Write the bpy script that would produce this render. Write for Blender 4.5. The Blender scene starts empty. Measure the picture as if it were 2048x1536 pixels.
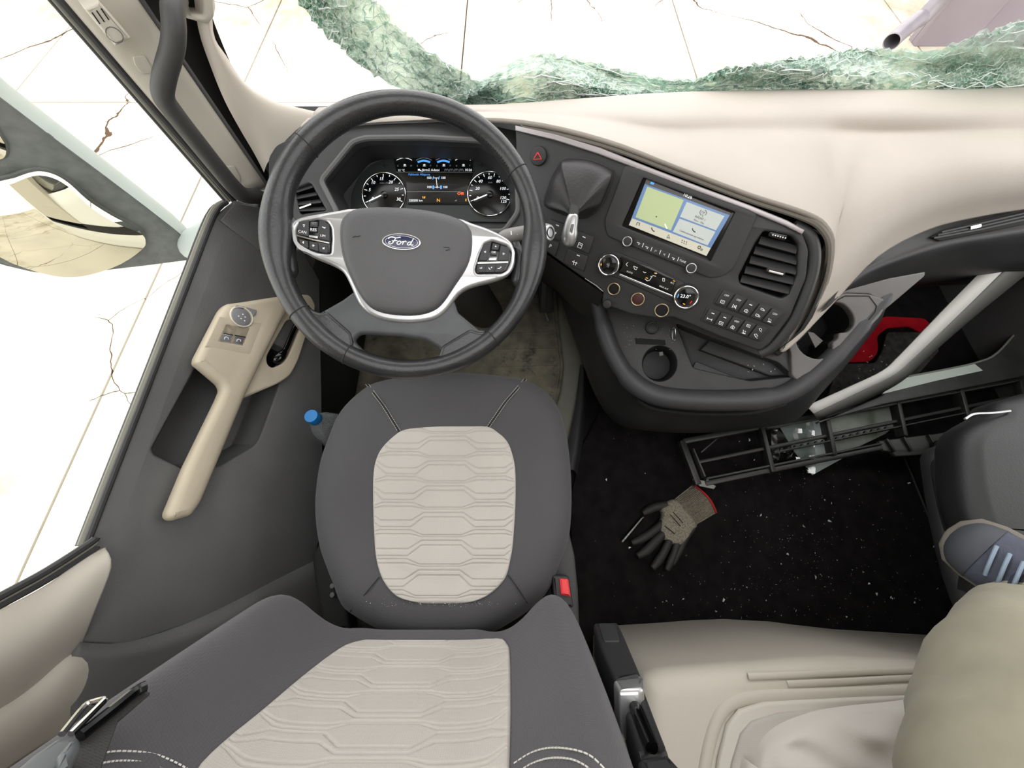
import bpy, bmesh, math, random
from mathutils import Vector, Matrix
random.seed(7)
sc = bpy.context.scene
COL = sc.collection

# ------------------------------------------------------------------ camera
FPX = 775.0                      # focal length in pixels of the 2048x1536 frame
CAM = Vector((0, 0, 1.2))
PITCH = math.radians(66.5)       # looking steeply down into the cab
cam_d = bpy.data.cameras.new('camera')
cam_d.sensor_width = 36.0
cam_d.lens = FPX / 2048 * 36.0
cam_d.clip_start = 0.02
cam_d.clip_end = 200
cam_o = bpy.data.objects.new('camera', cam_d)
cam_o.location = CAM
cam_o.rotation_euler = (math.pi / 2 - PITCH, 0, 0)
COL.objects.link(cam_o)
sc.camera = cam_o

# ------------------------------------------------------------------ sky, exposure
world = bpy.data.worlds.new('overcast_sky')
sc.world = world
world.use_nodes = True
bg = world.node_tree.nodes['Background']
bg.inputs[0].default_value = (1.0, 0.988, 0.985, 1)
bg.inputs[1].default_value = 3.0
sc.view_settings.view_transform = 'Standard'
sc.view_settings.look = 'None'
sc.view_settings.gamma = 1
sc.view_settings.exposure = 0.0
sc.view_settings.use_curve_mapping = False
sc.cycles.use_denoising = True
sc.cycles.max_bounces = 10
sc.cycles.diffuse_bounces = 6
sc.cycles.transparent_max_bounces = 16

# ------------------------------------------------------------------ pixel <-> place helpers
SN, CS = math.sin(PITCH), math.cos(PITCH)
RX = Vector((1, 0, 0)); UPV = Vector((0, SN, CS)); FWV = Vector((0, CS, -SN))
def ray(x, y): return RX * ((x - 1024) / FPX) + UPV * ((768 - y) / FPX) + FWV
def pd(x, y, d): return CAM + ray(x, y) * d
def pz(x, y, z):
    r = ray(x, y); return CAM + r * ((z - CAM.z) / r.z)
def pxx(x, y, X):
    r = ray(x, y); return CAM + r * (X / r.x)
def pyy(x, y, Y):
    r = ray(x, y); return CAM + r * (Y / r.y)

class Fr:
    """a flat working plane standing in the cab: origin, in-plane axes, normal"""
    def __init__(s, O, N, U):
        s.O = Vector(O); s.N = Vector(N).normalized()
        U = Vector(U); s.U = (U - s.N * U.dot(s.N)).normalized(); s.V = s.N.cross(s.U)
    def at(s, x, y, h=0):
        r = ray(x, y); t = (s.O + s.N * h - CAM).dot(s.N) / r.dot(s.N)
        p = CAM + r * t - s.O
        return (p.dot(s.U), p.dot(s.V))
    def W(s, u, v, h=0): return s.O + s.U * u + s.V * v + s.N * h
    def P(s, x, y, h=0):
        u, v = s.at(x, y, h); return s.W(u, v, h)
    def mat(s, h=0):
        o = s.O + s.N * h
        return Matrix(((s.U.x, s.V.x, s.N.x, o.x), (s.U.y, s.V.y, s.N.y, o.y), (s.U.z, s.V.z, s.N.z, o.z), (0, 0, 0, 1)))
    def scale(s, x, y, h=0):
        a = Vector(s.at(x, y, h)); b = Vector(s.at(x + 1, y, h)); c = Vector(s.at(x, y + 1, h))
        return math.sqrt((b - a).length * (c - a).length)
def fr3(a, b, c):
    """plane through three places, normal towards the camera, U from a to b"""
    n = (b - a).cross(c - a)
    if n.dot(CAM - a) < 0: n = -n
    return Fr(a, n, b - a)

# ------------------------------------------------------------------ curve helpers
def cr(pts, n=6, closed=False):
    """Catmull-Rom through the points"""
    P = [Vector(p) for p in pts]; out = []; m = len(P)
    for i in range(m if closed else m - 1):
        p0 = P[(i - 1) % m] if closed or i > 0 else P[0]
        p1 = P[i]; p2 = P[(i + 1) % m]
        p3 = P[(i + 2) % m] if closed or i + 2 < m else P[-1]
        for k in range(n):
            t = k / n
            out.append(0.5 * ((2 * p1) + (p2 - p0) * t + (2 * p0 - 5 * p1 + 4 * p2 - p3) * t * t + (3 * p1 - p0 - 3 * p2 + p3) * t ** 3))
    if not closed: out.append(P[-1])
    return out
def fillet(pts, r, n=4):
    P = [Vector(p).to_2d() if len(p) > 2 else Vector(p) for p in pts]; out = []; m = len(P)
    for i in range(m):
        a, b, c = P[i - 1], P[i], P[(i + 1) % m]
        d1, d2 = a - b, c - b
        rr = min(r, d1.length * .45, d2.length * .45)
        s = b + d1.normalized() * rr; e = b + d2.normalized() * rr
        for k in range(n + 1):
            t = k / n
            out.append((s * (1 - t) * (1 - t) + b * 2 * t * (1 - t) + e * t * t))
    return [tuple(p) for p in out]
def circ(x, y, rx, ry=None, n=32, rot=0):
    ry = ry or rx; c, s = math.cos(rot), math.sin(rot)
    return [(x + rx * math.cos(a) * c - ry * math.sin(a) * s, y + rx * math.cos(a) * s + ry * math.sin(a) * c) for a in [2 * math.pi * k / n for k in range(n)]]

# ------------------------------------------------------------------ objects
ORG = {}
def thing(name, label, cat, loc, group=None, kind=None):
    o = bpy.data.objects.new(name, None); COL.objects.link(o)
    o.empty_display_size = .05; o.location = loc
    if label: o['label'] = label
    if cat: o['category'] = cat
    if group: o['group'] = group
    if kind: o['kind'] = kind
    ORG[o.name] = Vector(loc)
    return o
def put(name, me, mat, parent=None, smooth=True, angle=40, label=None, cat=None, group=None, kind=None):
    """link a mesh given in world coordinates as one object"""
    if parent is not None: org = ORG[parent.name]
    else:
        if len(me.vertices):
            xs = [v.co.x for v in me.vertices]; ys = [v.co.y for v in me.vertices]; zs = [v.co.z for v in me.vertices]
            org = Vector(((min(xs) + max(xs)) / 2, (min(ys) + max(ys)) / 2, min(zs)))
        else: org = Vector((0, 0, 0))
    me.transform(Matrix.Translation(-org))
    me.name = name
    o = bpy.data.objects.new(name, me); COL.objects.link(o)
    if parent is not None: o.parent = parent
    else: o.location = org
    ORG[o.name] = org
    me.materials.clear(); me.materials.append(mat)
    if smooth:
        me.polygons.foreach_set('use_smooth', [True] * len(me.polygons))
        if angle: me.set_sharp_from_angle(angle=math.radians(angle))
    if label: o['label'] = label
    if cat: o['category'] = cat
    if group: o['group'] = group
    if kind: o['kind'] = kind
    return o
def mesh(verts, faces):
    me = bpy.data.meshes.new('m'); me.from_pydata([tuple(v) for v in verts], [], faces); me.validate(); me.update(); return me
def fixn(me):
    bm = bmesh.new(); bm.from_mesh(me); bmesh.ops.recalc_face_normals(bm, faces=bm.faces); bm.to_mesh(me); bm.free(); return me
def prism_mesh(M4, loops, top, thick, bevel=0.0, res=2):
    """flat outline (first loop) with holes (other loops), given thickness and a rounded edge"""
    cu = bpy.data.curves.new('c', 'CURVE'); cu.dimensions = '2D'; cu.fill_mode = 'BOTH'
    bevel = min(bevel, thick * .49)
    cu.extrude = max(thick / 2 - bevel, 1e-5); cu.bevel_depth = bevel; cu.bevel_resolution = res
    cu.offset = -bevel
    for pts in loops:
        s = cu.splines.new('POLY'); s.points.add(len(pts) - 1); s.use_cyclic_u = True
        for p, q in zip(s.points, pts): p.co = (q[0], q[1], 0, 1)
    o = bpy.data.objects.new('x', cu); me = bpy.data.meshes.new_from_object(o)
    bpy.data.objects.remove(o); bpy.data.curves.remove(cu)
    me.transform(M4 @ Matrix.Translation((0, 0, top - thick / 2)))
    bm = bmesh.new(); bm.from_mesh(me); bmesh.ops.remove_doubles(bm, verts=bm.verts, dist=1e-6)
    bmesh.ops.recalc_face_normals(bm, faces=bm.faces); bm.to_mesh(me); bm.free()
    return me
def plate(name, fr, outer, h, thick, mat, parent=None, bevel=.001, holes=(), r=0, **kw):
    """outline in pixels, laid on the plane; its top face lies at height h"""
    if r: outer = fillet(outer, r)
    L = [[fr.at(x, y, h) for x, y in outer]] + [[fr.at(x, y, h) for x, y in ho] for ho in holes]
    return put(name, prism_mesh(fr.mat(), L, h, thick, bevel), mat, parent, **kw)
def recess(name, fr, outer, h, depth, mat, parent=None, inset=.9, r=0, **kw):
    """the walls and bottom of a pocket sunk below height h"""
    if r: outer = fillet(outer, r)
    A = [Vector(fr.at(x, y, h)) for x, y in outer]; c = sum(A, Vector((0, 0))) / len(A); n = len(A)
    V = [fr.W(p.x, p.y, h) for p in A] + [fr.W(*(c + (p - c) * inset), h - depth) for p in A] + [fr.W(*(c + (p - c) * inset * .93), h - depth * 1.04) for p in A]
    F = [[i, (i + 1) % n, n + (i + 1) % n, n + i] for i in range(n)] + [[n + i, n + (i + 1) % n, 2 * n + (i + 1) % n, 2 * n + i] for i in range(n)] + [list(range(2 * n, 3 * n))]
    return put(name, mesh(V, F), mat, parent, angle=50, **kw)
def lathe_mesh(O, N, prof, segs=28, U=None, sy=1.0):
    """profile [(radius, height)...] spun round the axis N through O"""
    N = Vector(N).normalized(); U = Vector(U) if U else (Vector((1, 0, 0)) if abs(N.x) < .9 else Vector((0, 1, 0)))
    U = (U - N * U.dot(N)).normalized(); Vv = N.cross(U); O = Vector(O)
    V = []; F = []; rows = []
    for r, h in prof:
        if r < 1e-6: rows.append([len(V)]); V.append(O + N * h)
        else:
            rows.append(list(range(len(V), len(V) + segs)))
            for k in range(segs):
                a = 2 * math.pi * k / segs; V.append(O + U * (r * math.cos(a)) + Vv * (r * sy * math.sin(a)) + N * h)
    for A, B in zip(rows, rows[1:]):
        for k in range(segs):
            k2 = (k + 1) % segs
            if len(A) == 1 and len(B) == 1: continue
            if len(A) == 1: F.append([A[0], B[k], B[k2]])
            elif len(B) == 1: F.append([A[k], A[k2], B[0]])
            else: F.append([A[k], A[k2], B[k2], B[k]])
    return fixn(mesh(V, F))
def lathe(name, O, N, prof, mat, parent=None, segs=28, U=None, sy=1.0, **kw):
    return put(name, lathe_mesh(O, N, prof, segs, U, sy), mat, parent, **kw)
def disc(name, fr, x, y, rpx, h, thick, mat, parent=None, bevel=.15, segs=28, **kw):
    s = fr.scale(x, y, h) * rpx; O = fr.P(x, y, h); b = s * bevel
    return lathe(name, O, fr.N, [(s * .98, -thick), (s, -thick * .9), (s, -min(b, thick * .8)), (s - b * .3, -min(b, thick) * .3), (s - b, 0), (0, 0)], mat, parent, segs, **kw)
def ring(name, fr, x, y, rpx, wpx, h, mat, parent=None, segs=36, **kw):
    k = fr.scale(x, y, h); R = rpx * k; w = wpx * k; O = fr.P(x, y, h)
    prof = [(R + w / 2 * math.cos(a), w / 2 * math.sin(a)) for a in [2 * math.pi * i / 8 for i in range(9)]]
    return lathe(name, O, fr.N, prof, mat, parent, segs, **kw)
def tube_mesh(path, rad, segs=10, caps=True, flat=1.0, nrm=None, closed=False):
    P = [Vector(p) for p in path]; m = len(P)
    R = rad if isinstance(rad, (list, tuple)) else [rad] * m
    V = []; F = []; prev = None
    for i in range(m):
        if closed: t = P[(i + 1) % m] - P[i - 1]
        else: t = P[min(i + 1, m - 1)] - P[max(i - 1, 0)]
        t = t.normalized() if t.length > 1e-9 else Vector((0, 0, 1))
        if nrm is not None: a = Vector(nrm)
        else: a = prev if prev is not None else (Vector((0, 0, 1)) if abs(t.z) < .9 else Vector((1, 0, 0)))
        n = (a - t * a.dot(t)).normalized(); prev = n; b = t.cross(n)
        for k in range(segs):
            an = 2 * math.pi * k / segs
            V.append(P[i] + n * (R[i] * flat * math.cos(an)) + b * (R[i] * math.sin(an)))
    for i in range(m if closed else m - 1):
        j = (i + 1) % m
        for k in range(segs):
            k2 = (k + 1) % segs
            F.append([i * segs + k, i * segs + k2, j * segs + k2, j * segs + k])
    if caps and not closed:
        F.append(list(range(segs))[::-1]); F.append([(m - 1) * segs + k for k in range(segs)])
    return fixn(mesh(V, F))
def tube(name, path, rad, mat, parent=None, segs=10, flat=1.0, nrm=None, closed=False, **kw):
    return put(name, tube_mesh(path, rad, segs, True, flat, nrm, closed), mat, parent, **kw)
def rtube(path, r_end=.3, n=3):
    return path
def grid_mesh(rows, closed=False):
    V = [p for r in rows for p in r]; n = len(rows[0]); F = []
    for i in range(len(rows) - 1):
        for j in range(n if closed else n - 1):
            j2 = (j + 1) % n
            F.append([i * n + j, i * n + j2, (i + 1) * n + j2, (i + 1) * n + j])
    return mesh(V, F)
def refine(rows, nu=4, nv=4, closed=False):
    R = [cr(r, nu, closed) for r in rows]
    cols = [cr([r[j] for r in R], nv) for j in range(len(R[0]))]
    return [[c[i] for c in cols] for i in range(len(cols[0]))]
def sheet(name, rows, mat, parent=None, nu=4, nv=4, thick=0.0, closed=False, flip=False, **kw):
    me = grid_mesh(refine(rows, nu, nv, closed), closed)
    if flip: me.flip_normals()
    o = put(name, me, mat, parent, angle=kw.pop('angle', 60), **kw)
    if thick:
        m = o.modifiers.new('thickness', 'SOLIDIFY'); m.thickness = abs(thick); m.offset = -1 if thick > 0 else 1
    return o
def box_mesh(c, s, U=(1, 0, 0), V=(0, 1, 0), bevel=0, seg=2):
    """box centred at c, full sizes s along U, V and their normal"""
    U = Vector(U).normalized(); N = U.cross(Vector(V)).normalized(); Vv = N.cross(U)
    bm = bmesh.new(); bmesh.ops.create_cube(bm, size=1)
    bmesh.ops.scale(bm, vec=s, verts=bm.verts)
    if bevel: bmesh.ops.bevel(bm, geom=list(bm.edges), offset=bevel, segments=seg, profile=.5, affect='EDGES')
    me = bpy.data.meshes.new('b'); bm.to_mesh(me); bm.free()
    c = Vector(c)
    me.transform(Matrix(((U.x, Vv.x, N.x, c.x), (U.y, Vv.y, N.y, c.y), (U.z, Vv.z, N.z, c.z), (0, 0, 0, 1))))
    return me
def box(name, lo, hi, mat, parent=None, bevel=0, **kw):
    lo, hi = Vector(lo), Vector(hi)
    return put(name, box_mesh((lo + hi) / 2, hi - lo, bevel=bevel), mat, parent, **kw)
def bar(name, a, b, w, t, mat, parent=None, up=(0, 0, 1), bevel=.0008, **kw):
    a, b = Vector(a), Vector(b); U = b - a
    V = Vector(up).cross(U)
    return put(name, box_mesh((a + b) / 2, (U.length, w, t), U, V, bevel=bevel), mat, parent, **kw)
def join(ms):
    bm = bmesh.new()
    for m in ms: bm.from_mesh(m); bpy.data.meshes.remove(m)
    me = bpy.data.meshes.new('j'); bm.to_mesh(me); bm.free(); return me
def text_mesh(fr, s, x, y, hpx, d=(1, 0), h=.001, shear=0, align='CENTER', bold=0, thick=.0002, sx=1.0):
    f = bpy.data.curves.new('f', 'FONT'); f.body = s; f.size = 1; f.align_x = align; f.align_y = 'CENTER'
    f.shear = shear; f.resolution_u = 2; f.offset = bold
    o = bpy.data.objects.new('x', f); me = bpy.data.meshes.new_from_object(o)
    bpy.data.objects.remove(o); bpy.data.curves.remove(f)
    a = Vector(fr.at(x, y, h)); b = Vector(fr.at(x + d[0] * 5, y + d[1] * 5, h))
    U = (b - a).normalized(); Vv = Vector((-U.y, U.x))
    up = Vector(fr.at(x, y - 5, h)) - a
    if Vv.dot(up) < 0: Vv = -Vv
    k = hpx * fr.scale(x, y, h) * 1.38
    Uw = fr.U * U.x + fr.V * U.y; Vw = fr.U * Vv.x + fr.V * Vv.y; O = fr.W(a.x, a.y, h)
    me.transform(Matrix(((Uw.x * k * sx, Vw.x * k, fr.N.x * k, O.x), (Uw.y * k * sx, Vw.y * k, fr.N.y * k, O.y), (Uw.z * k * sx, Vw.z * k, fr.N.z * k, O.z), (0, 0, 0, 1))))
    return me
def text(name, fr, s, x, y, hpx, mat, parent, d=(1, 0), h=.001, **kw):
    lab = kw.pop('label', None); kind = kw.pop('kind', None)
    return put(name, text_mesh(fr, s, x, y, hpx, d, h, **kw), mat, parent, smooth=False, label=lab, kind=kind)
def strokes_mesh(fr, lines, wpx, h=.001, segs=5):
    """icons drawn as raised strokes, given in pixels"""
    ms = []
    for L in lines:
        k = fr.scale(L[0][0], L[0][1], h)
        ms.append(tube_mesh([fr.P(x, y, h) for x, y in L], wpx * k / 2, segs, True, .35, fr.N))
    return join(ms)
def strokes(name, fr, lines, wpx, mat, parent, h=.001, **kw):
    return put(name, strokes_mesh(fr, lines, wpx, h), mat, parent, **kw)

# ------------------------------------------------------------------ materials
def lin(c):
    return tuple(((v / 255) / 12.92 if v <= 10 else (((v / 255) + .055) / 1.055) ** 2.4) for v in c[:3]) + (1,)
def M(name, col, rough=.5, metal=0.0, spec=.5, var=None, bump=None, emit=None, dust=None, sheen=0, coat=0, lincol=False, weave=None):
    """var=(scale, amount): colour mottling; bump=(scale, strength); dust=(colour, scale, threshold)"""
    m = bpy.data.materials.new(name); m.use_nodes = True
    nt = m.node_tree; b = nt.nodes['Principled BSDF']; L = nt.links.new
    c = col if lincol else lin(col)
    b.inputs['Base Color'].default_value = c
    b.inputs['Roughness'].default_value = rough; b.inputs['Metallic'].default_value = metal
    b.inputs['Specular IOR Level'].default_value = spec
    if sheen: b.inputs['Sheen Weight'].default_value = sheen; b.inputs['Sheen Roughness'].default_value = .5
    if coat: b.inputs['Coat Weight'].default_value = coat; b.inputs['Coat Roughness'].default_value = .15
    tc = nt.nodes.new('ShaderNodeTexCoord'); out = None
    if var:
        n = nt.nodes.new('ShaderNodeTexNoise'); n.inputs['Scale'].default_value = var[0]; n.inputs['Detail'].default_value = 6
        L(tc.outputs['Object'], n.inputs['Vector'])
        mx = nt.nodes.new('ShaderNodeMix'); mx.data_type = 'RGBA'
        mx.inputs[6].default_value = tuple(v * (1 - var[1]) for v in c[:3]) + (1,)
        mx.inputs[7].default_value = tuple(min(1, v * (1 + var[1])) for v in c[:3]) + (1,)
        rp = nt.nodes.new('ShaderNodeMapRange'); rp.inputs[1].default_value = .3; rp.inputs[2].default_value = .7
        L(n.outputs['Fac'], rp.inputs[0]); L(rp.outputs[0], mx.inputs[0]); out = mx.outputs[2]
    if dust:
        n = nt.nodes.new('ShaderNodeTexNoise'); n.inputs['Scale'].default_value = dust[1]; n.inputs['Detail'].default_value = 8; n.inputs['Roughness'].default_value = .75
        L(tc.outputs['Object'], n.inputs['Vector'])
        rp = nt.nodes.new('ShaderNodeMapRange'); rp.inputs[1].default_value = dust[2]; rp.inputs[2].default_value = dust[2] + .12
        L(n.outputs['Fac'], rp.inputs[0])
        mx = nt.nodes.new('ShaderNodeMix'); mx.data_type = 'RGBA'
        if out: L(out, mx.inputs[6])
        else: mx.inputs[6].default_value = c
        mx.inputs[7].default_value = lin(dust[0]); L(rp.outputs[0], mx.inputs[0]); out = mx.outputs[2]
    if out: L(out, b.inputs['Base Color'])
    src = None
    if bump:
        n = nt.nodes.new('ShaderNodeTexNoise'); n.inputs['Scale'].default_value = bump[0]; n.inputs['Detail'].default_value = 3
        L(tc.outputs['Object'], n.inputs['Vector']); src = n.outputs['Fac']; st = bump[1]
    if weave:
        w1 = nt.nodes.new('ShaderNodeTexVoronoi'); w1.inputs['Scale'].default_value = weave[0]; w1.inputs['Randomness'].default_value = .25
        L(tc.outputs['Object'], w1.inputs['Vector']); src = w1.outputs['Distance']; st = weave[1]
    if src:
        bp = nt.nodes.new('ShaderNodeBump'); bp.inputs['Strength'].default_value = st; bp.inputs['Distance'].default_value = .001
        L(src, bp.inputs['Height']); L(bp.outputs[0], b.inputs['Normal'])
    if emit:
        b.inputs['Emission Color'].default_value = lin(emit[0]); b.inputs['Emission Strength'].default_value = emit[1]
    return m
MT = {}
MT['black'] = M('black_plastic', (43, 43, 44), .55, bump=(900, .25), var=(14, .2))
MT['fascia'] = M('fascia_plastic', (47, 48, 49), .48, bump=(900, .2), var=(9, .15), dust=((84, 83, 80), 26, .66))
MT['gloss'] = M('gloss_black', (9, 9, 10), .12)
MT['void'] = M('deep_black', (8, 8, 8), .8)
MT['carpet'] = M('black_carpet', (27, 25, 25), .95, spec=.1, bump=(700, .8), var=(30, .35))
MT['mat'] = M('dirty_rubber_mat', (118, 113, 97), .85, var=(22, .35), bump=(140, .5), dust=((70, 67, 60), 14, .55))
MT['matlip'] = M('grey_mat_lip', (116, 115, 104), .7, var=(12, .12), bump=(400, .2))
MT['beige'] = M('beige_plastic', (186, 180, 168), .55, bump=(700, .18), var=(6, .04))
MT['dash'] = M('cream_dash_skin', (175, 167, 158), .6, bump=(500, .22), var=(5, .05))
MT['pillar'] = M('cream_pillar_skin', (194, 186, 175), .6, bump=(500, .22), var=(5, .04))
MT['panel'] = M('dark_door_panel', (86, 86, 86), .5, bump=(330, .45), var=(10, .1))
MT['leather'] = M('wheel_leather', (38, 39, 41), .38, bump=(300, .6), var=(30, .3), coat=.3, dust=((78, 79, 79), 55, .66))
MT['pad'] = M('airbag_cover', (80, 80, 82), .5, bump=(330, .6), var=(8, .06))
MT['spoke'] = M('lower_spoke', (72, 74, 77), .42, bump=(500, .2), var=(20, .2))
MT['silver'] = M('satin_silver', (190, 191, 192), .3, metal=.75, var=(8, .05))
MT['chrome'] = M('chrome', (225, 225, 225), .12, metal=1)
MT['key'] = M('button_grey', (50, 51, 54), .5)
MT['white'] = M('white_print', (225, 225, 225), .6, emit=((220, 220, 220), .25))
MT['fabric'] = M('charcoal_seat_fabric', (83, 81, 84), .9, spec=.2, weave=(380, .5), sheen=.15, var=(6, .05))
MT['leatherette'] = M('charcoal_cushion', (73, 72, 74), .75, spec=.3, weave=(500, .3), sheen=.1, var=(6, .05))
MT['insert'] = M('light_grey_insert', (182, 177, 170), .9, spec=.2, weave=(420, .35), sheen=.1, var=(7, .05))
MT['thread'] = M('pale_thread', (205, 202, 195), .8)
MT['seam'] = M('dark_seam', (40, 40, 41), .9)
MT['doorkey'] = M('door_button_grey', (122, 122, 124), .5)
MT['rimcream'] = M('button_rim_cream', (212, 206, 192), .4)
MT['screenoff'] = M('display_black', (7, 8, 9), .2)
# ================================================================== the setting: ground, cab shell
GZ = -1.3
MT['concrete'] = M('pale_concrete', (206, 199, 184), .9, spec=.2, var=(.9, .09), bump=(40, .3))
def crack_concrete():
    m = MT['concrete']; nt = m.node_tree; b = nt.nodes['Principled BSDF']; L = nt.links.new
    tc = nt.nodes.new('ShaderNodeTexCoord')
    nz = nt.nodes.new('ShaderNodeTexNoise'); nz.inputs['Scale'].default_value = 1.6; nz.inputs['Detail'].default_value = 6
    mixv = nt.nodes.new('ShaderNodeMix'); mixv.data_type = 'VECTOR'; mixv.inputs[0].default_value = .22
    L(tc.outputs['Object'], nz.inputs['Vector']); L(tc.outputs['Object'], mixv.inputs[4]); L(nz.outputs['Color'], mixv.inputs[5])
    vo = nt.nodes.new('ShaderNodeTexVoronoi'); vo.feature = 'DISTANCE_TO_EDGE'; vo.inputs['Scale'].default_value = .55
    L(mixv.outputs[1], vo.inputs['Vector'])
    ms = nt.nodes.new('ShaderNodeTexNoise'); ms.inputs['Scale'].default_value = .5; ms.inputs['Detail'].default_value = 3
    L(tc.outputs['Object'], ms.inputs['Vector'])
    thr = nt.nodes.new('ShaderNodeMapRange'); thr.inputs[1].default_value = .45; thr.inputs[2].default_value = .7; thr.inputs[3].default_value = .0; thr.inputs[4].default_value = .005
    L(ms.outputs['Fac'], thr.inputs[0])
    cmp_ = nt.nodes.new('ShaderNodeMath'); cmp_.operation = 'LESS_THAN'; L(vo.outputs['Distance'], cmp_.inputs[0]); L(thr.outputs[0], cmp_.inputs[1])
    st = nt.nodes.new('ShaderNodeTexNoise'); st.inputs['Scale'].default_value = .33; st.inputs['Detail'].default_value = 9; st.inputs['Roughness'].default_value = .7
    L(tc.outputs['Object'], st.inputs['Vector'])
    sr = nt.nodes.new('ShaderNodeMapRange'); sr.inputs[1].default_value = .50; sr.inputs[2].default_value = .66; L(st.outputs['Fac'], sr.inputs[0])
    mx = nt.nodes.new('ShaderNodeMix'); mx.data_type = 'RGBA'; old = b.inputs['Base Color'].links[0].from_socket
    L(old, mx.inputs[6]); mx.inputs[7].default_value = lin((150, 136, 106)); L(sr.outputs[0], mx.inputs[0])
    m2 = nt.nodes.new('ShaderNodeMix'); m2.data_type = 'RGBA'
    L(mx.outputs[2], m2.inputs[6]); m2.inputs[7].default_value = lin((88, 66, 46)); L(cmp_.outputs[0], m2.inputs[0])
    L(m2.outputs[2], b.inputs['Base Color'])
crack_concrete()
MT['joint'] = M('joint_sand', (96, 80, 62), .95)
pav = box('ground', (-22, -14, GZ - .2), (22, 24, GZ - .03), MT['joint'], kind='structure')
pav['label'] = 'pale cracked concrete yard outside the cab'
xs = [-22, -13, -8.2, -5.2, -2.85, -.55, 1.98, 4.6, 8, 14, 22]
ys = [-14, -8, -4, -1.2, 2.3, 4.25, 6.6, 10, 15, 24]
for i in range(len(xs) - 1):
    for j in range(len(ys) - 1):
        g = .009
        p = box('concrete_slab', (xs[i] + g, ys[j] + g, GZ - .12), (xs[i + 1] - g, ys[j + 1] - g, GZ + random.uniform(-.003, .003)), MT['concrete'], pav)

# grey sheet-metal wall with a downpipe beyond the truck
MT['sheetmetal'] = M('mauve_grey_sheet', (139, 130, 137), .6, var=(2, .06))
wl = thing('sheet_metal_wall', 'mauve grey sheet metal wall of upright panels beyond the windscreen', 'wall', (7.5, 5.25, GZ))
for k in range(9):
    x0 = 4.55 + k * .62
    o = box('panel', (x0, 5.25 + (k % 2) * .015, GZ), (x0 + .61, 5.33, 3.2), MT['sheetmetal'], wl, bevel=.008)
box('back_sheet', (4.55, 5.33, GZ), (9.9, 5.4, 3.2), MT['sheetmetal'], wl)
dp = thing('downpipe', 'round grey downpipe with open bent end at the sheet metal wall', 'pipe', (4.2, 5.1, GZ))
pe = pyy(1862, 18, 5.12)
path = cr([pyy(1783, 84, 4.8), pyy(1800, 68, 4.9), pyy(1832, 42, 5.05), pe, pe + Vector((.04, 0, .6)), Vector((pe.x + .04, 5.12, 3.1))], 5)
MT['pipe'] = M('grey_pipe', (138, 133, 138), .4, metal=.4, var=(6, .1))
put('pipe', tube_mesh(path, .075, 20, False), MT['pipe'], dp).modifiers.new('wall', 'SOLIDIFY').thickness = .006
for zz in (.1, 1.6):
    lathe('clamp', (pe.x + .04, 5.12, zz), (0, 0, 1), [(.075, -.02), (.085, -.02), (.085, .02), (.075, .02)], MT['pipe'], dp)

# ---- cab shell
MT['headliner'] = M('headliner', (198, 192, 180), .9)
MT['cabwhite'] = M('cab_paint_white', (235, 236, 236), .25, coat=.5)
MT['underbody'] = M('underbody', (30, 30, 30), .9)
XL, XR, YB, YF, ZT = -.62, 1.62, -1.25, 1.0, 2.05
floor = box('floor', (XL - .04, YB, -.05), (XR, YF + .03, 0), MT['carpet'], kind='structure')
ceil = thing('ceiling', None, None, (.5, -.3, ZT), kind='structure')
HX0, HX1, HY0, HY1 = -.35, 1.2, -1.05, .35          # unseen roof opening, added to let sky light onto seat and bunk
box('roof_panel', (XL - .1, YB - .05, ZT), (HX0, .72, ZT + .05), MT['headliner'], ceil)
box('roof_panel', (HX1, YB - .05, ZT), (XR + .1, .72, ZT + .05), MT['headliner'], ceil)
box('roof_panel', (HX0, YB - .05, ZT), (HX1, HY0, ZT + .05), MT['headliner'], ceil)
box('roof_panel', (HX0, HY1, ZT), (HX1, .72, ZT + .05), MT['headliner'], ceil)
wb = box('wall_back', (XL - .08, YB - .05, -.05), (XR + .08, YB, ZT), MT['headliner'], kind='structure')
wf = box('wall_front', (XL - .04, YF, -.05), (XR, YF + .03, .58), MT['void'], kind='structure')
wf2 = box('wall_front_header', (XL - .06, .72, 1.38), (XR + .06, .78, ZT + .05), MT['headliner'], kind='structure')  # unseen header, its lower edge brought down to cut light on the dash
# passenger side: panels round its window
wr = thing('wall_right', None, None, (XR, 0, 0), kind='structure')
box('lower_panel', (XR, YB, -.05), (XR + .05, YF, .6), MT['panel'], wr)
box('rear_panel', (XR, YB, .6), (XR + .05, -.1, ZT), MT['headliner'], wr)
box('window_header', (XR, -.1, 1.55), (XR + .05, .8, ZT), MT['headliner'], wr)
box('pillar', (XR, .78, .6), (XR + .05, .86, 1.6), MT['headliner'], wr)
# driver side: white outer skin, rear quarter and header
wlft = thing('wall_left', None, None, (XL - .1, 0, 0), kind='structure')
ysk = [-1.6, -1.2, -.6, 0, .4, .75, .95, 1.05]
rows = [[Vector((XL - .07 + (.0 if y < .7 else (y - .7) * .35) + dx, y, z)) for y in ysk] for z, dx in ((.53, .02), (.51, 0), (.2, -.02), (-.2, -.02), (-.55, .02), (-.9, .05))]
sheet('outer_skin', rows, MT['cabwhite'], wlft, 3, 3, thick=.01)
box('rear_quarter', (XL - .1, YB, .0), (XL - .05, -.14, ZT), MT['headliner'], wlft)
box('window_header', (XL - .08, -.14, 1.5), (XL - .03, .72, ZT), MT['headliner'], wlft)
box('sill', (XL - .1, YB, -.06), (XL - .02, YF, .1), MT['underbody'], wlft)

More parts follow.
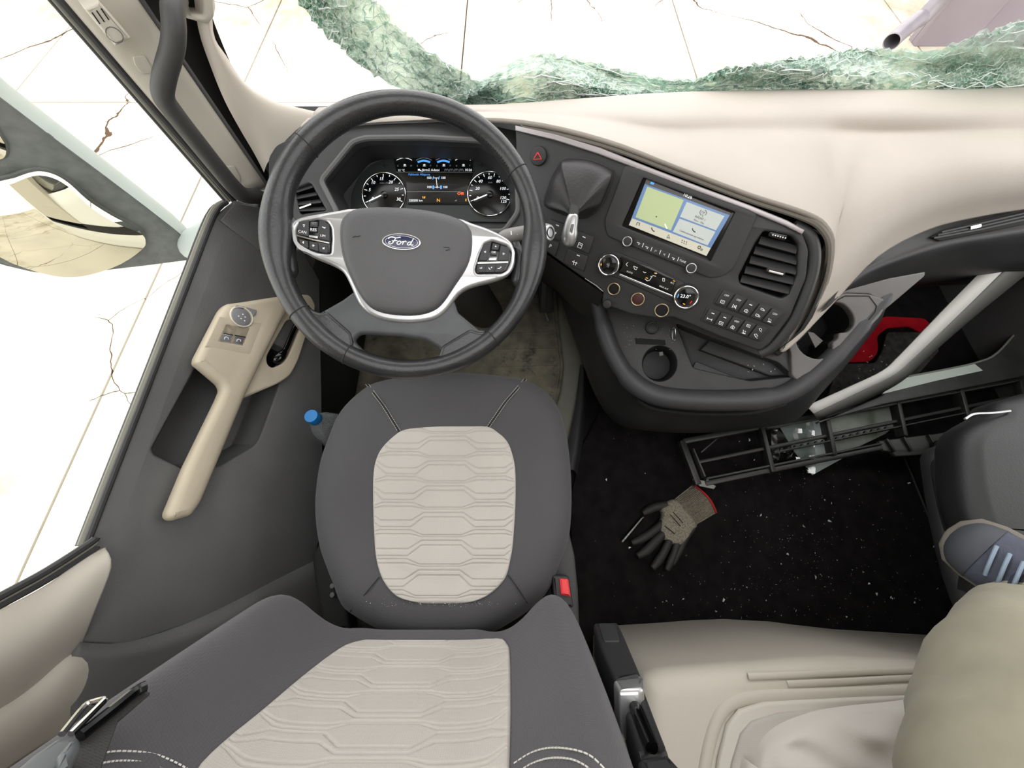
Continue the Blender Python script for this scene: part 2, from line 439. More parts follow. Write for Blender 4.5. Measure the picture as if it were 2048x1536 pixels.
# ================================================================== driver's door
D = Fr((XL, 0, .59), (1, 0, .571), (0, 1, 0))
door = thing('door_1', None, None, (XL, .3, 0), kind='structure')
pocket = [(395, 728), (303, 898), (308, 910), (370, 939), (440, 932), (512, 890), (524, 866), (556, 776), (575, 700), (470, 650)]
plate('door_panel', D, [(432, 430), (300, 770), (176, 1088), (150, 1285), (250, 1291), (400, 1241), (560, 1162), (650, 1118), (640, 560), (560, 420), (470, 400)], 0, .02, MT['panel'], door, .004, holes=[fillet(pocket, 10)])
recess('door_pocket', D, pocket, -.002, .075, MT['panel'], door, .86, r=10)
# lower door below the sloping panel
lo_pts = [D.P(650, 1118), D.P(560, 1162)]
rows = []
for z, x in ((.40, -.515), (.36, -.497), (.30, -.49), (.1, -.5), (.0, -.52)):
    rows.append([Vector((x, y, z)) for y in (-.12, .1, .4, .7, .95)])
sheet('lower_panel', rows, M('lower_door_black', (24, 24, 24), .8), door, 2, 3)
# belt seals
belt = [(458, 404), (432, 432), (380, 565), (300, 772), (236, 935), (176, 1090)]
for off, rr, hh, m in ((-4, .0045, .002, 'black'), (-12, .006, -.006, 'matlip'), (-19, .004, -.014, 'black')):
    tube('belt_seal', cr([D.P(x + off, y - off * .12, hh) for x, y in belt], 4), rr, MT[m], door, 8)
# armrest plate with grip bar
MT['armrest'] = M('door_beige', (184, 173, 152), .5, bump=(800, .15), var=(9, .06), dust=((150, 138, 118), 30, .7))
sw_hole = [(452, 648.5), (499.6, 656.3), (486, 691.5), (435.8, 682.4)]
arm_out = [(445, 617), (457, 605), (484, 602), (555, 591), (598, 588), (588, 604), (566, 642), (530, 715), (494, 791), (437, 930), (406, 1004), (387, 1031), (348, 1042), (338, 1037), (337, 1027), (375, 934), (441, 797), (449, 777), (444, 766), (395, 724), (396, 713)]
arm = plate('armrest', D, fillet(arm_out, 8), .036, .034, MT['armrest'], door, .0125, holes=[sw_hole])
plate('handle_bezel', D, fillet([(560, 600), (602, 588), (621, 589), (633, 613), (609, 684), (598, 719), (582, 750), (559, 766), (484, 798), (500, 740), (540, 660)], 9), .016, .016, MT['armrest'], door, .004,
      holes=[fillet([(588, 636), (574, 640), (534, 712), (535, 728), (545, 736), (566, 727), (580, 706), (604, 650), (606, 636)], 7)])
recess('handle_recess', D, [(590, 634), (572, 638), (532, 712), (534, 730), (545, 738), (568, 729), (582, 706), (606, 650), (608, 634)], .012, .03, MT['gloss'], door, .92, r=7)
tube('door_handle', cr([D.P(606, 628, .006), D.P(590, 655, .012), D.P(573, 695, .014), D.P(562, 712, .014), D.P(545, 724, .008)], 5), [.006] * 12 + [.008, .009, .010, .011, .011, .011, .01, .008, .004], MT['gloss'], door, 12, flat=.6, nrm=D.N, label='glossy black door release lever')
_c = Vector((468, 669)); plate('switch_surround', D, [tuple(_c + (Vector(p) - _c) * 1.75) for p in sw_hole], .0362, .006, MT['armrest'], door, .0004, holes=[sw_hole])
# mirror adjuster
ma = disc('mirror_adjuster', D, 483.5, 633.5, 18, .0405, .008, MT['doorkey'], door)
ring('rim', D, 483.5, 633.5, 20, 3.6, .037, MT['rimcream'], ma)
for dx, dy in ((-6, -1.5), (2.5, -5), (7, .5), (-1, 3.5), (6, 8)):
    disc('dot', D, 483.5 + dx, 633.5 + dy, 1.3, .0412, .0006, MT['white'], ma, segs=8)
plate('mirror_select_button', D, fillet([(473, 610), (490, 613.5), (489, 617.5), (478, 616), (467, 623), (465, 620)], 2), .0385, .004, MT['doorkey'], door, .0008)
plate('mirror_select_button', D, fillet([(492, 614), (506, 618), (514, 620), (512, 629), (506, 633), (503, 626), (497, 620)], 2), .0385, .004, MT['doorkey'], door, .0008)
# window switches sunk into the plate
recess('switch_well', D, sw_hole, .034, .014, MT['armrest'], door, .96)
for q in ([(446, 667), (466, 671), (461, 686.5), (437, 682)], [(469, 671), (491, 675), (486, 691), (464, 687)]):
    s = plate('window_switch', D, q, .036, .012, MT['doorkey'], door, .0015)
    cx = sum(a for a, b in q) / 4; cy = sum(b for a, b in q) / 4
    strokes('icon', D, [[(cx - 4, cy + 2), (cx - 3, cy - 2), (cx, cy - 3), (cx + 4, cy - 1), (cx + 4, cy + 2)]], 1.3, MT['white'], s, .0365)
    (x0, y0), (x1, y1) = q[0], q[1]
    strokes('chrome_lip', D, [[(x0, y0), (x1, y1)]], 3.5, MT['chrome'], s, .0365)
# window glass
def glass_mat(name, tint, refl=.06, rough=.0):
    m = bpy.data.materials.new(name); m.use_nodes = True; nt = m.node_tree
    for n in list(nt.nodes): nt.nodes.remove(n)
    o = nt.nodes.new('ShaderNodeOutputMaterial'); t = nt.nodes.new('ShaderNodeBsdfTransparent'); g = nt.nodes.new('ShaderNodeBsdfGlossy'); mx = nt.nodes.new('ShaderNodeMixShader')
    t.inputs[0].default_value = tint; g.inputs['Roughness'].default_value = rough; mx.inputs[0].default_value = refl
    nt.links.new(t.outputs[0], mx.inputs[1]); nt.links.new(g.outputs[0], mx.inputs[2]); nt.links.new(mx.outputs[0], o.inputs[0]); return m
MT['pane'] = glass_mat('side_window_glass', (.965, .98, .97, 1), .03)
win = put('window_1', box_mesh((XL - .04, .33, 1.03), (.004, .78, .96)), MT['pane'], kind='structure')
# rear lower trim (below the door's rear edge) and the B-pillar
trl = [D.P(x, y, -.01) for x, y in ((140, 1280), (250, 1282), (400, 1232), (560, 1152), (650, 1108))]
trm = [D.P(x, y, -.012) + Vector((0, 0, 0)) for x, y in ((135, 1420), (240, 1420), (400, 1380), (560, 1290), (680, 1210))]
rows = [trl, trm, [p + Vector((.03, -.12, -.06)) for p in trm]]
t2 = sheet('trim_2', rows, MT['panel'], None, 4, 3, thick=.015, kind='structure')
# ---- B-pillar trim in beige, with the window's rear seal
BPf = Fr((XL + .012, 0, .6), (1, -.12, .12), (0, 1, 0))
bp = thing('trim_3', None, None, (XL, -.1, .4), kind='structure')
bo = [(0, 1222), (95, 1172), (180, 1117), (206, 1110), (217, 1121), (215, 1140), (205, 1165), (142, 1288), (141, 1306), (160, 1316), (170, 1335), (168, 1360), (152, 1420), (128, 1450), (60, 1488), (0, 1520), (-300, 1620), (-500, 1500), (-400, 1400)]
rr = [[(-420, 1428), (-200, 1325), (0, 1222), (95, 1172), (180, 1117), (206, 1110)],
      [(-420, 1480), (-200, 1390), (0, 1285), (95, 1225), (172, 1160), (217, 1124)],
      [(-420, 1540), (-200, 1450), (-20, 1350), (70, 1290), (140, 1238), (178, 1210)],
      [(-420, 1590), (-200, 1510), (-20, 1430), (60, 1370), (118, 1320), (142, 1290)]]
hh = [.0, .018, .02, .0]
sheet('upper_cover', [[BPf.P(x, y, h) for x, y in r] for r, h in zip(rr, hh)], MT['beige'], bp, 5, 5, thick=.012)
rr = [[(-420, 1590), (-200, 1510), (-20, 1430), (60, 1372), (118, 1322), (144, 1304)],
      [(-420, 1640), (-200, 1560), (-20, 1450), (70, 1395), (130, 1340), (168, 1332)],
      [(-420, 1690), (-200, 1620), (-20, 1495), (60, 1445), (125, 1400), (160, 1392)],
      [(-420, 1760), (-200, 1680), (-20, 1545), (60, 1490), (110, 1462), (148, 1440)]]
hh = [.002, .016, .02, .012]
sheet('lower_cover', [[BPf.P(x, y, h) for x, y in r] for r, h in zip(rr, hh)], MT['beige'], bp, 5, 5, thick=.012)
for off, rad, m in ((0, .005, 'black'), (-9, .0035, 'matlip'), (-17, .005, 'black')):
    tube('window_seal', cr([BPf.P(x, y + off, .004) for x, y in ((192, 1092), (180, 1103), (95, 1158), (0, 1210), (-300, 1370))], 4), rad, MT[m], bp, 8)

# ---- A-pillar: door frame band, dark gap, cream cover
pA = Vector((-.605, .74, .55)); dA = Vector((.07, .05, .34)).normalized()
AP = Fr(pA, Vector((.62, -.75, 0)) - dA * Vector((.62, -.75, 0)).dot(dA), dA)
ap = thing('trim_1', None, None, (XL, .74, .5), kind='structure')
def band(L, R, n=7): return None
rows = []
for t in (0, .2, .4, .6, .8, 1.0, 1.25, 1.6):
    l0 = Vector((470, 402)).lerp(Vector((122, 0)), t); r0 = Vector((536, 372)).lerp(Vector((283, 0)), t)
    rows.append([AP.P(*l0.lerp(r0, s), h) for s, h in ((.0, -.008), (.06, .004), (.3, .010), (.6, .012), (.85, .008), (1.0, -.01))])
sheet('window_frame_cover', rows, MT['beige'], ap, 3, 3, thick=.01)
for off, rad, m, h in ((-2, .006, 'black', -.002), (-12, .004, 'matlip', -.008), (-18, .005, 'black', -.012)):
    tube('frame_seal', [AP.P(470 + off, 402, h), AP.P(296 + off, 201, h), AP.P(122 + off, 0, h), AP.P(-90 + off, -245, h)], rad, MT[m], ap, 8)
rows = [[AP.P(x, y, h) for x, y in r] for r, h in (([(536, 372), (440, 228), (360, 110), (270, -20), (150, -200)], -.03), ([(545, 330), (462, 200), (398, 55), (370, -20), (300, -200)], -.045), ([(560, 320), (490, 190), (430, 50), (410, -20), (350, -200)], -.03))]
tube('edge_leak_cover', [AP.P(536, 372, -.006), AP.P(283, 0, -.006), AP.P(140, -210, -.006)], .004, MT['panel'], ap, 8)  # dark tube added to cover a light leak along the frame cover
sheet('dark_gap', rows, MT['void'], ap, 3, 3)
for (x, y) in ((282, 122), (460, 342)):
    plate('clip_cover', AP, fillet([(x - 16, y - 8), (x + 8, y - 10), (x + 22, y + 14), (x + 20, y + 26), (x + 2, y + 26), (x - 12, y + 8)], 5), .0135, .003, MT['beige'], ap, .0008)
# cream cover towards the windscreen
APr = Fr((-.50, .815, .7), (.35, -.92, .18), (0, 0, 1))
c_out = [(425, -160), (428, 30), (424, 61), (444, 102), (472, 147), (506, 178), (554, 205), (600, 217), (640, 226), (640, 250), (601, 264), (556, 288), (538, 312), (530, 345), (509, 308), (451, 205), (396, 55), (380, -160)]
rows = [[APr.P(x, y, 0) for x, y in ((380, -200), (384, -60), (396, 55), (424, 140), (451, 205), (482, 262), (509, 308), (528, 345))],
        [APr.P(x, y, .02) for x, y in ((398, -200), (402, -60), (410, 55), (440, 135), (470, 190), (505, 240), (528, 280), (540, 318))],
        [APr.P(x, y, .022) for x, y in ((412, -200), (416, -60), (420, 57), (447, 120), (482, 168), (525, 215), (556, 244), (590, 262))],
        [APr.P(x, y, .0) for x, y in ((424, -200), (428, -60), (426, 61), (452, 112), (492, 168), (548, 203), (598, 218), (640, 228))],
        [APr.P(x, y, -.05) for x, y in ((424, -200), (428, -60), (426, 61), (452, 112), (492, 168), (548, 203), (598, 218), (640, 228))]]
sheet('windscreen_pillar_cover', rows, MT['pillar'], ap, 4, 4)
plate('handle_foot_cover', APr, fillet([(345, -60), (420, -60), (428, 35), (415, 50), (392, 44), (368, 36)], 8), .03, .05, MT['beige'], ap, .006, holes=[fillet([(362, -40), (402, -40), (405, 30), (372, 28)], 6)])
# tweeter box at the top of the frame
sp = plate('tweeter_box', AP, fillet([(168, 18), (198, 3), (264, 78), (232, 94)], 4), .045, .04, MT['beige'], ap, .004)
ring('ring', AP, 229, 70, 15, 1.6, .0455, MT['panel'], sp)
for k in range(3):
    strokes('slot', AP, [[(182 + k * 9 + 2, 25 - k * 4), (200 + k * 9, 48 - k * 4)]], 3, MT['void'], sp, .0455)
# grab handle
gp = [(545, 418, .0), (520, 395, .03), (488, 390, .055), (462, 368, .062), (400, 292, .064), (345, 222, .064), (326, 190, .064), (330, 150, .062), (345, 95, .06), (348, 55, .056), (346, 20, .045), (352, -10, .02)]
gh = thing('grab_handle', 'long bent black grab handle on the windscreen pillar', 'grab handle', AP.P(488, 390, 0))
tube('bar', cr([AP.P(x, y, h) for x, y, h in gp], 6), [.013] + [.0155] * 65 + [.013], M('soft_black_grip', (58, 57, 56), .5, bump=(600, .3)), gh, 18)
for x, y in ((543, 418), (352, -6)):
    disc('end_mount', AP, x, y, 26, .012, .03, MT['black'], gh)
# dark finisher in the door's front corner
plate('corner_finisher', D, [(470, 404), (548, 420), (560, 480), (520, 500), (440, 440)], .004, .02, MT['panel'], door, .003)

# ================================================================== outside mirror
MF = Fr((-.95, .80, .5), (.5, -.86, .03), (1, 0, 0))
mir = thing('door_mirror', 'tall grey outside mirror beyond the driver window', 'mirror', MF.P(385, 515))
MT['mirgrey'] = M('mirror_housing_grey', (88, 90, 88), .6, var=(40, .2))
MT['mirshell'] = M('mirror_shell_pale', (168, 176, 172), .5)
MT['mirglass'] = M('mirror_glass', (196, 192, 176), .02, metal=1)
low = [(51, 342), (80, 338), (112, 346), (144, 366), (179, 398), (223, 427), (268, 450), (284, 461), (289, 474), (283, 488), (239, 516), (179, 538), (137, 545), (96, 540), (32, 519), (0, 503), (-120, 440), (-180, 400), (-140, 372), (0, 357)]
upg = [(-160, 120), (-40, 215), (5, 275), (11, 290), (12, 300), (8, 310), (-6, 315), (-60, 325), (-160, 350), (-300, 300)]
face = [(-240, -10), (-120, 90), (0, 196), (200, 346), (352, 462), (384, 494), (392, 508), (384, 521), (180, 546), (137, 552), (60, 545), (-60, 510), (-320, 400), (-420, 250)]
plate('housing', MF, face, 0, .06, MT['mirgrey'], mir, .006, holes=[low, upg])
shell = [MF.at(x, y, 0) for x, y in face]
rows = []
cx = sum(p[0] for p in shell) / len(shell); cy = sum(p[1] for p in shell) / len(shell)
for h, k, g in ((-.004, 1.0, 0), (-.03, 1.003, .006), (-.06, .98, .010), (-.085, .9, .008), (-.1, .6, 0)):
    rows.append([MF.W(cx + (u - cx) * k + g, cy + (v - cy) * k, h) for u, v in shell])
sheet('outer_shell', rows, MT['mirshell'], mir, 2, 3, closed=True)
def convex(name, out, h, bulge, parent):
    A = [Vector(MF.at(x, y, h)) for x, y in out]; c = sum(A, Vector((0, 0))) / len(A)
    R = max((p - c).length for p in A); rows = []
    for k in range(1, 13):
        s = k / 12
        rows.append([MF.W(*(c + (p - c) * s), h + bulge * (1 - ((p - c).length * s / R) ** 2)) for p in A])
    me = grid_mesh(rows, True)
    bm = bmesh.new(); bm.from_mesh(me); bm.verts.ensure_lookup_table()
    bm.faces.new([bm.verts[i] for i in range(len(A))]); bmesh.ops.recalc_face_normals(bm, faces=bm.faces); bm.to_mesh(me); bm.free()
    return put(name, me, MT['mirglass'], parent)
gl = convex('wide_angle_glass', cr(low, 3, True), -.006, .045, mir)
convex('main_glass', cr(upg, 3, True), -.004, .01, mir)
for o_ in (low, upg):
    tube('glass_rim', [MF.P(x, y, -.001) for x, y in cr(o_, 3, True)], .005, MT['mirgrey'], mir, 6, closed=True)
# mirror arm to the door
tube('arm', cr([MF.P(372, 488, -.03), MF.P(400, 474, -.01) + Vector((0, -.02, 0)), D.P(440, 450, -.12) + Vector((0, 0, -.01)), D.P(470, 425, -.08)], 5), [.03, .036, .042, .046, .05, .052, .05, .05, .05, .05, .05, .05, .05, .05, .05, .04], MT['mirshell'], mir, 16, flat=.75)
tube('lower_arm', cr([MF.P(392, 520, -.03), D.P(425, 510, -.14), D.P(418, 560, -.11), D.P(425, 600, -.09)], 5), [.025] * 15 + [.02], MT['mirshell'], mir, 12)

# ================================================================== dashboard
def fas_d(x, y):
    return .9405 / (1 + .4 * (x - 1024) / FPX + .45 * (768 - y) / FPX)
def fp(x, y): return pd(x, y, fas_d(x, y))
FF = fr3(fp(1100, 300), fp(1500, 440), fp(1300, 560))
HF = Fr(pd(820, 360, .765), -FWV, RX)
CF = Fr(pd(870, 360, .835), -FWV, RX)
dash = thing('dashboard', 'wraparound truck dashboard with cream top and charcoal fascia', 'dashboard', (.3, .6, .45))
# cream top: columns run from the windscreen to the fascia edge
cols = [((640, 224), (601, 264), .70, .70), ((740, 221), (720, 246), .70, .705), ((880, 219), (880, 243), .70, .71),
        ((1000, 218), (1046, 250), .70, None), ((1150, 207), (1205, 286), .70, None), ((1300, 196), (1352, 340), .70, None),
        ((1430, 191), (1492, 393), .70, None), ((1530, 189), (1598, 428), .70, None), ((1600, 188), (1643, 454), .70, .722),
        ((1660, 188), (1658, 500), .70, .69), ((1720, 188), (1636, 592), .70, .61), ((1780, 188), (1562, 691), .70, .545),
        ((1830, 188), (1574, 692), .70, .54), ((1880, 188), (1656, 607), .70, .56), ((1940, 187), (1745, 513), .70, .585),
        ((2010, 184), (1850, 456), .70, .60), ((2100, 181), (1960, 428), .70, .61), ((2220, 178), (2080, 408), .70, .615), ((2450, 172), (2420, 350), .70, .62)]
rows = [[] for _ in range(9)]
for (a, b, z0, z1) in cols:
    edge = z1 is None
    if edge: z1 = fp(*b).z + .004
    yt, ybm = a[1], b[1]
    if ybm > 330: ysr = [yt, yt + 10, yt + 45, 268, 292] + [292 + (ybm - 292) * k for k in (.3, .62, .88, 1)]
    else: ysr = [yt + (ybm - yt) * k for k in (0, .1, .3, .5, .62, .75, .87, .95, 1)]
    wd = min(1, max(0, (.715 - z1) / .10))
    for i, yy in enumerate(ysr):
        s = (yy - yt) / (ybm - yt)
        zA = z0 + (z1 - z0) * (0, 0, 0, .03, .05, .16, .48, .84, 1)[i] + (0, .006, .010, -.008, .002, .008, .010, .004, 0)[i]
        zB = z0 + (z1 - z0) * s + (0, .006, .008, -.008, .000, .003, .004, .002, 0)[i] * (1 if ybm > 330 else .4)
        z = zA * wd + zB * (1 - wd)
        rows[i].append(pz(a[0] + (b[0] - a[0]) * s, yy, z))
dt = sheet('dash_top', rows, MT['dash'], dash, 4, 4, thick=.008, label='cream padded dash top')
# dark charcoal lip along the cream edge
lip = [pz(b[0], b[1] + 3, (fp(*b).z if z1 is None else z1) - .002) for (a, b, z0, z1) in cols[3:12]]
tube('edge_lip', cr(lip, 5), .0055, M('edge_lip_grey', (120, 115, 107), .6), dash, 8)

# charcoal fascia with openings
vent_hole = [(1528, 462), (1583, 472), (1597, 489), (1594, 551), (1577, 591), (1563, 597), (1481, 568), (1477, 554), (1511, 486)]
f_out = [(1030, 256), (1110, 272), (1200, 302), (1290, 338), (1400, 380), (1500, 418), (1576, 448), (1604, 463), (1618, 500), (1613, 555), (1580, 635), (1540, 688), (1520, 703), (1440, 674), (1345, 634), (1316, 638), (1258, 628), (1203, 608), (1207, 583), (1150, 545), (1090, 502), (1046, 470), (1034, 400)]
plate('fascia', FF, fillet(f_out, 9), 0, .035, MT['fascia'], dash, .004, holes=[fillet(vent_hole, 6)])
plate('trim_strip', FF, [(1030, 250), (1110, 268), (1200, 295), (1290, 331), (1400, 373), (1500, 410), (1576, 441), (1610, 460), (1604, 469), (1571, 452), (1495, 421), (1395, 384), (1285, 342), (1196, 308), (1108, 280), (1030, 261)], .006, .008, M('satin_trim', (176, 170, 172), .35, metal=.5), dash, .002, label='satin silver trim strip along the fascia')
# rounded end of the fascia and a black sheet painting the shade in the gap behind it
tube('end_cap', cr([FF.P(x, y, -.014) for x, y in ((1586, 452), (1614, 470), (1626, 502), (1620, 556), (1587, 638), (1544, 692), (1518, 706))], 5), .011, MT['fascia'], dash, 12)
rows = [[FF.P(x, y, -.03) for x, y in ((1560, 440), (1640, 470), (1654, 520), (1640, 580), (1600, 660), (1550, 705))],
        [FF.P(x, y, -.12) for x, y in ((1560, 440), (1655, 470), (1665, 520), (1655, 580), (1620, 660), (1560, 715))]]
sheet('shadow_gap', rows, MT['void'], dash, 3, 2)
# right vent
vt = thing_part = recess('air_vent', FF, vent_hole, -.003, .035, MT['void'], dash, .95, r=6)
sl = [((1519, 480), (1594, 500)), ((1509, 500), (1594, 522)), ((1500, 519), (1593, 542)), ((1490, 539), (1588, 562)), ((1482, 557), (1579, 581))]
for a, b in sl:
    bar('slat', FF.P(a[0], a[1], -.006), FF.P(b[0], b[1], -.006), .016, .0022, MT['black'], vt, up=FF.V * .8 + FF.N * .9)
plate('tab', FF, [(1536, 532), (1573, 541), (1569, 552), (1532, 543)], .0, .008, MT['black'], vt, .0015)
strokes('tab_edge', FF, [[(1538, 542), (1566, 549)]], 4, MT['chrome'], vt, .0006)
plate('thumb_wheel', FF, fillet([(1540, 463), (1576, 471), (1570, 482), (1536, 473)], 3), .001, .006, MT['gloss'], vt, .001)
for k in range(6):
    disc('wheel_dot', FF, 1546 + k * 5, 470 + k * 1.2, 1.5, .0016, .0006, MT['white'], vt, segs=8)

# instrument hood, its opening and the left vent
cl_hole = [(647, 362), (708, 289), (732, 281), (842, 280), (961, 286), (996, 312), (1028, 352), (1030, 425), (1006, 458), (690, 458), (678, 420)]
v_hole = [(588, 377), (620, 364), (652, 420), (600, 428)]
h_out = [(536, 314), (551, 290), (599, 266), (739, 247), (876, 242), (996, 252), (1054, 264), (1066, 330), (1072, 470), (1000, 500), (560, 500), (536, 420)]
plate('instrument_hood', HF, fillet(h_out, 8), 0, .02, MT['fascia'], dash, .004, holes=[fillet(cl_hole, 10), fillet(v_hole, 5)])
tube('hood_rim', [HF.P(x, y, .002) for x, y in fillet([(642, 362), (705, 284), (731, 276), (842, 275), (964, 281), (1000, 308), (1034, 350), (1036, 425), (1008, 463), (688, 463), (672, 420)], 10)], .0055, MT['panel'], dash, 8, closed=True)
lv = recess('air_vent', HF, v_hole, -.003, .035, MT['void'], dash, .95, r=5)
for k in range(4):
    bar('slat', HF.P(590 + k * 3, 383 + k * 12, -.006), HF.P(626 + k * 9, 372 + k * 15, -.006), .014, .002, MT['black'], lv, up=HF.V * .8 + HF.N)
strokes('tab_edge', HF, [[(599, 416), (622, 408)]], 4, MT['chrome'], lv, -.001)
# hazard switch
hz = disc('hazard_switch', FF, 1075.5, 311.5, 18.5, .007, .01, MT['black'], dash, bevel=.25)
MT['redlamp'] = M('red_lamp', (225, 20, 25), .4, emit=((255, 30, 30), .7))
strokes('triangle', FF, [[(1075.5, 305), (1083, 318), (1067, 318.5), (1075, 305)]], 1.8, MT['redlamp'], hz, .0075)
# power sockets under the climate panel
for i, (x, y, r_) in enumerate(((1227.7, 578, 11.5), (1275.6, 598.6, 12.5), (1323.4, 620.8, 13))):
    s = disc('power_socket', FF, x, y, r_ - 1, .0015, .02, MT['void'] if i != 1 else M('socket_red', (66, 26, 22), .5), dash, bevel=.05)
    ring('rim', FF, x, y, r_, 2.6, .003, M('brassy_ring', (176, 160, 130), .3, metal=.8), s)
kn = disc('small_knob', FF, 1214, 609, 9, .01, .012, MT['black'], dash, bevel=.3)
strokes('edge_line', FF, [[(1170, 557), (1192, 571), (1206, 583)]], 1.6, MT['silver'], dash, .001)
# left switch bank
d1 = (38, 16)
for q, ic in (([(1148, 458), (1188, 474), (1178, 508), (1138, 492)], 0), ([(1136, 497), (1176, 513), (1168, 543), (1126, 526)], 1), ([(1100, 438), (1130, 448), (1120, 482), (1090, 470)], 2), ([(1088, 474), (1118, 486), (1110, 512), (1086, 498)], 3)):
    s = plate('rocker_switch', FF, q, .004, .008, MT['black'], dash, .0012)
    cx = sum(a for a, b in q) / 4; cy = sum(b for a, b in q) / 4
    if ic == 3:
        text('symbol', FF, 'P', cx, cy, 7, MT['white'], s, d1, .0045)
        continue
    strokes('mark', FF, [[(cx + 2, cy - 10), (cx + 8, cy - 7.5)]], 1.8, MT['white'], s, .0045)
    strokes('symbol', FF, [[(cx - 7, cy + 3), (cx + 3, cy + 7)], [(cx - 3, cy + 1), (cx - 5, cy + 10)], [(cx + 2, cy + 4), (cx - 1, cy + 11)]] if ic else [[(cx - 5, cy + 2), (cx + 2, cy + 5), (cx - 1, cy + 14), (cx - 8, cy + 11), (cx - 5, cy + 2)], [(cx - 4, cy + 6), (cx, cy + 8)]], 1.3, MT['white'], s, .0045)
# ten-switch bank
def quad_split(TL, TR, BR, BL, n, gap=.04):
    out = []
    TL, TR, BR, BL = map(Vector, (TL, TR, BR, BL))
    for k in range(n):
        a, b = k / n + gap / n, (k + 1) / n - gap / n
        out.append([tuple(TL.lerp(TR, a)), tuple(TL.lerp(TR, b)), tuple(BL.lerp(BR, b)), tuple(BL.lerp(BR, a))])
    return out
ICON = {
 'box': [[(-4, -3), (4, -3), (4, 3), (-4, 3), (-4, -3)], [(-2, 0), (2, 0)]],
 'lane': [[(-4, 4), (-3, -4)], [(0, 3), (0, -3)], [(4, 4), (3, -4)], [(-1, 0), (3, 1)]],
 'cloud': [[(-4, 2), (-3, -2), (0, -4), (4, -1), (3, 3), (-4, 2)], [(-1, -2), (1, 2)]],
 'truck': [[(-5, 2), (-5, -2), (1, -2), (1, 2), (-5, 2)], [(1, -1), (4, 0), (5, 2), (1, 2)]],
 'seat': [[(-3, -3), (-1, 3), (4, 3)], [(1, -2), (3, 0)], [(-4, 4), (4, 4)]],
 'axle': [[(-5, 0), (5, 0)], [(-5, -2.5), (-5, 2.5)], [(5, -2.5), (5, 2.5)]],
 'lamp': [[(-4, -2), (0, -4), (4, -1), (1, 3), (-4, -2)], [(3, 3), (5, 4)]],
}
def icon(name, fr, key, cx, cy, k, w, mat, parent, h, rot=.35):
    c, s = math.cos(rot), math.sin(rot)
    return strokes(name, fr, [[(cx + (a * c - b * s) * k, cy + (a * s + b * c) * k) for a, b in L] for L in ICON[key]], w, mat, parent, h)
rowdef = (((1446, 579), (1568, 626), (1546, 651), (1429, 606), ['OFF', 'OFF', '-', 'truck', 'OFF'], ['box', 'lane', 'cloud', 'truck', 'seat']),
          ((1418, 616), (1538, 657), (1518, 682), (1404, 640), ['-', '-', 'OFF', 'box', 'lamp'], ['axle', 'box', 'cloud', 'seat', 'lamp']))
for TL, TR, BR, BL, tops, bots in rowdef:
    plate('switch_frame', FF, fillet([(TL[0] - 4, TL[1] - 3), (TR[0] + 5, TR[1] - 1), (BR[0] + 4, BR[1] + 3), (BL[0] - 4, BL[1] + 2)], 4), .0015, .006, MT['black'], dash, .001)
    for q, tp, bt in zip(quad_split(TL, TR, BR, BL, 5, .05), tops, bots):
        s = plate('rocker_switch', FF, q, .0055, .008, MT['gloss'] if False else MT['black'], dash, .0012)
        tx = (q[0][0] + q[1][0]) / 2 * .72 + (q[2][0] + q[3][0]) / 2 * .28; ty = (q[0][1] + q[1][1]) / 2 * .72 + (q[2][1] + q[3][1]) / 2 * .28
        bx = (q[0][0] + q[1][0]) / 2 * .25 + (q[2][0] + q[3][0]) / 2 * .75; by = (q[0][1] + q[1][1]) / 2 * .25 + (q[2][1] + q[3][1]) / 2 * .75
        if tp == 'OFF': text('mark', FF, 'OFF', tx, ty, 4.0, MT['white'], s, (122, 47), .006)
        elif tp == '-': strokes('mark', FF, [[(tx - 2.8, ty - 1.1), (tx + 2.8, ty + 1.1)]], 2, MT['white'], s, .006)
        else: icon('mark', FF, tp, tx, ty, .8, 1.1, MT['white'], s, .006)
        icon('symbol', FF, bt, bx, by, .95, 1.2, MT['white'], s, .006)
# passenger side lower dash, charcoal
rows = [[pz(x, y, .587) for x, y in ((1640, 625), (1700, 556), (1760, 506), (1850, 459), (1950, 432), (2070, 412), (2420, 355))],
        [pz(x, y, .575) for x, y in ((1650, 620), (1715, 548), (1785, 512), (1880, 478), (1960, 462), (2080, 445), (2420, 400))],
        [pz(x, y, .565) for x, y in ((1655, 616), (1725, 555), (1800, 522), (1890, 494), (1980, 478), (2090, 462), (2420, 425))],
        [pz(x, y, .50) for x, y in ((1665, 612), (1735, 568), (1810, 540), (1900, 520), (1990, 508), (2100, 494), (2420, 460))],
        [pz(x, y, .40) for x, y in ((1680, 604), (1745, 578), (1815, 562), (1900, 552), (1990, 545), (2100, 535), (2420, 510))],
        [pz(x, y, .16) for x, y in ((1690, 590), (1750, 580), (1820, 575), (1900, 570), (1990, 566), (2100, 560), (2420, 545))]]
sheet('glovebox_panel', rows, MT['black'], dash, 4, 4)
GV = fr3(pz(1850, 459, .59), pz(2070, 420, .59), pz(1900, 480, .573))
sv = plate('slot_vent', GV, [(1862, 474), (1900, 456), (2048, 420), (2070, 426), (2062, 446), (1960, 466), (1880, 482)], .004, .006, MT['void'], dash, .001)
for k in range(3):
    strokes('slat', GV, [[(1884 - k * 8, 464 + k * 6), (1960, 447 + k * 6), (2058, 424 + k * 6.5)]], 3.4, MT['black'], sv, .006)
strokes('tab', GV, [[(1941, 456), (1962, 451)]], 6, MT['chrome'], sv, .008)
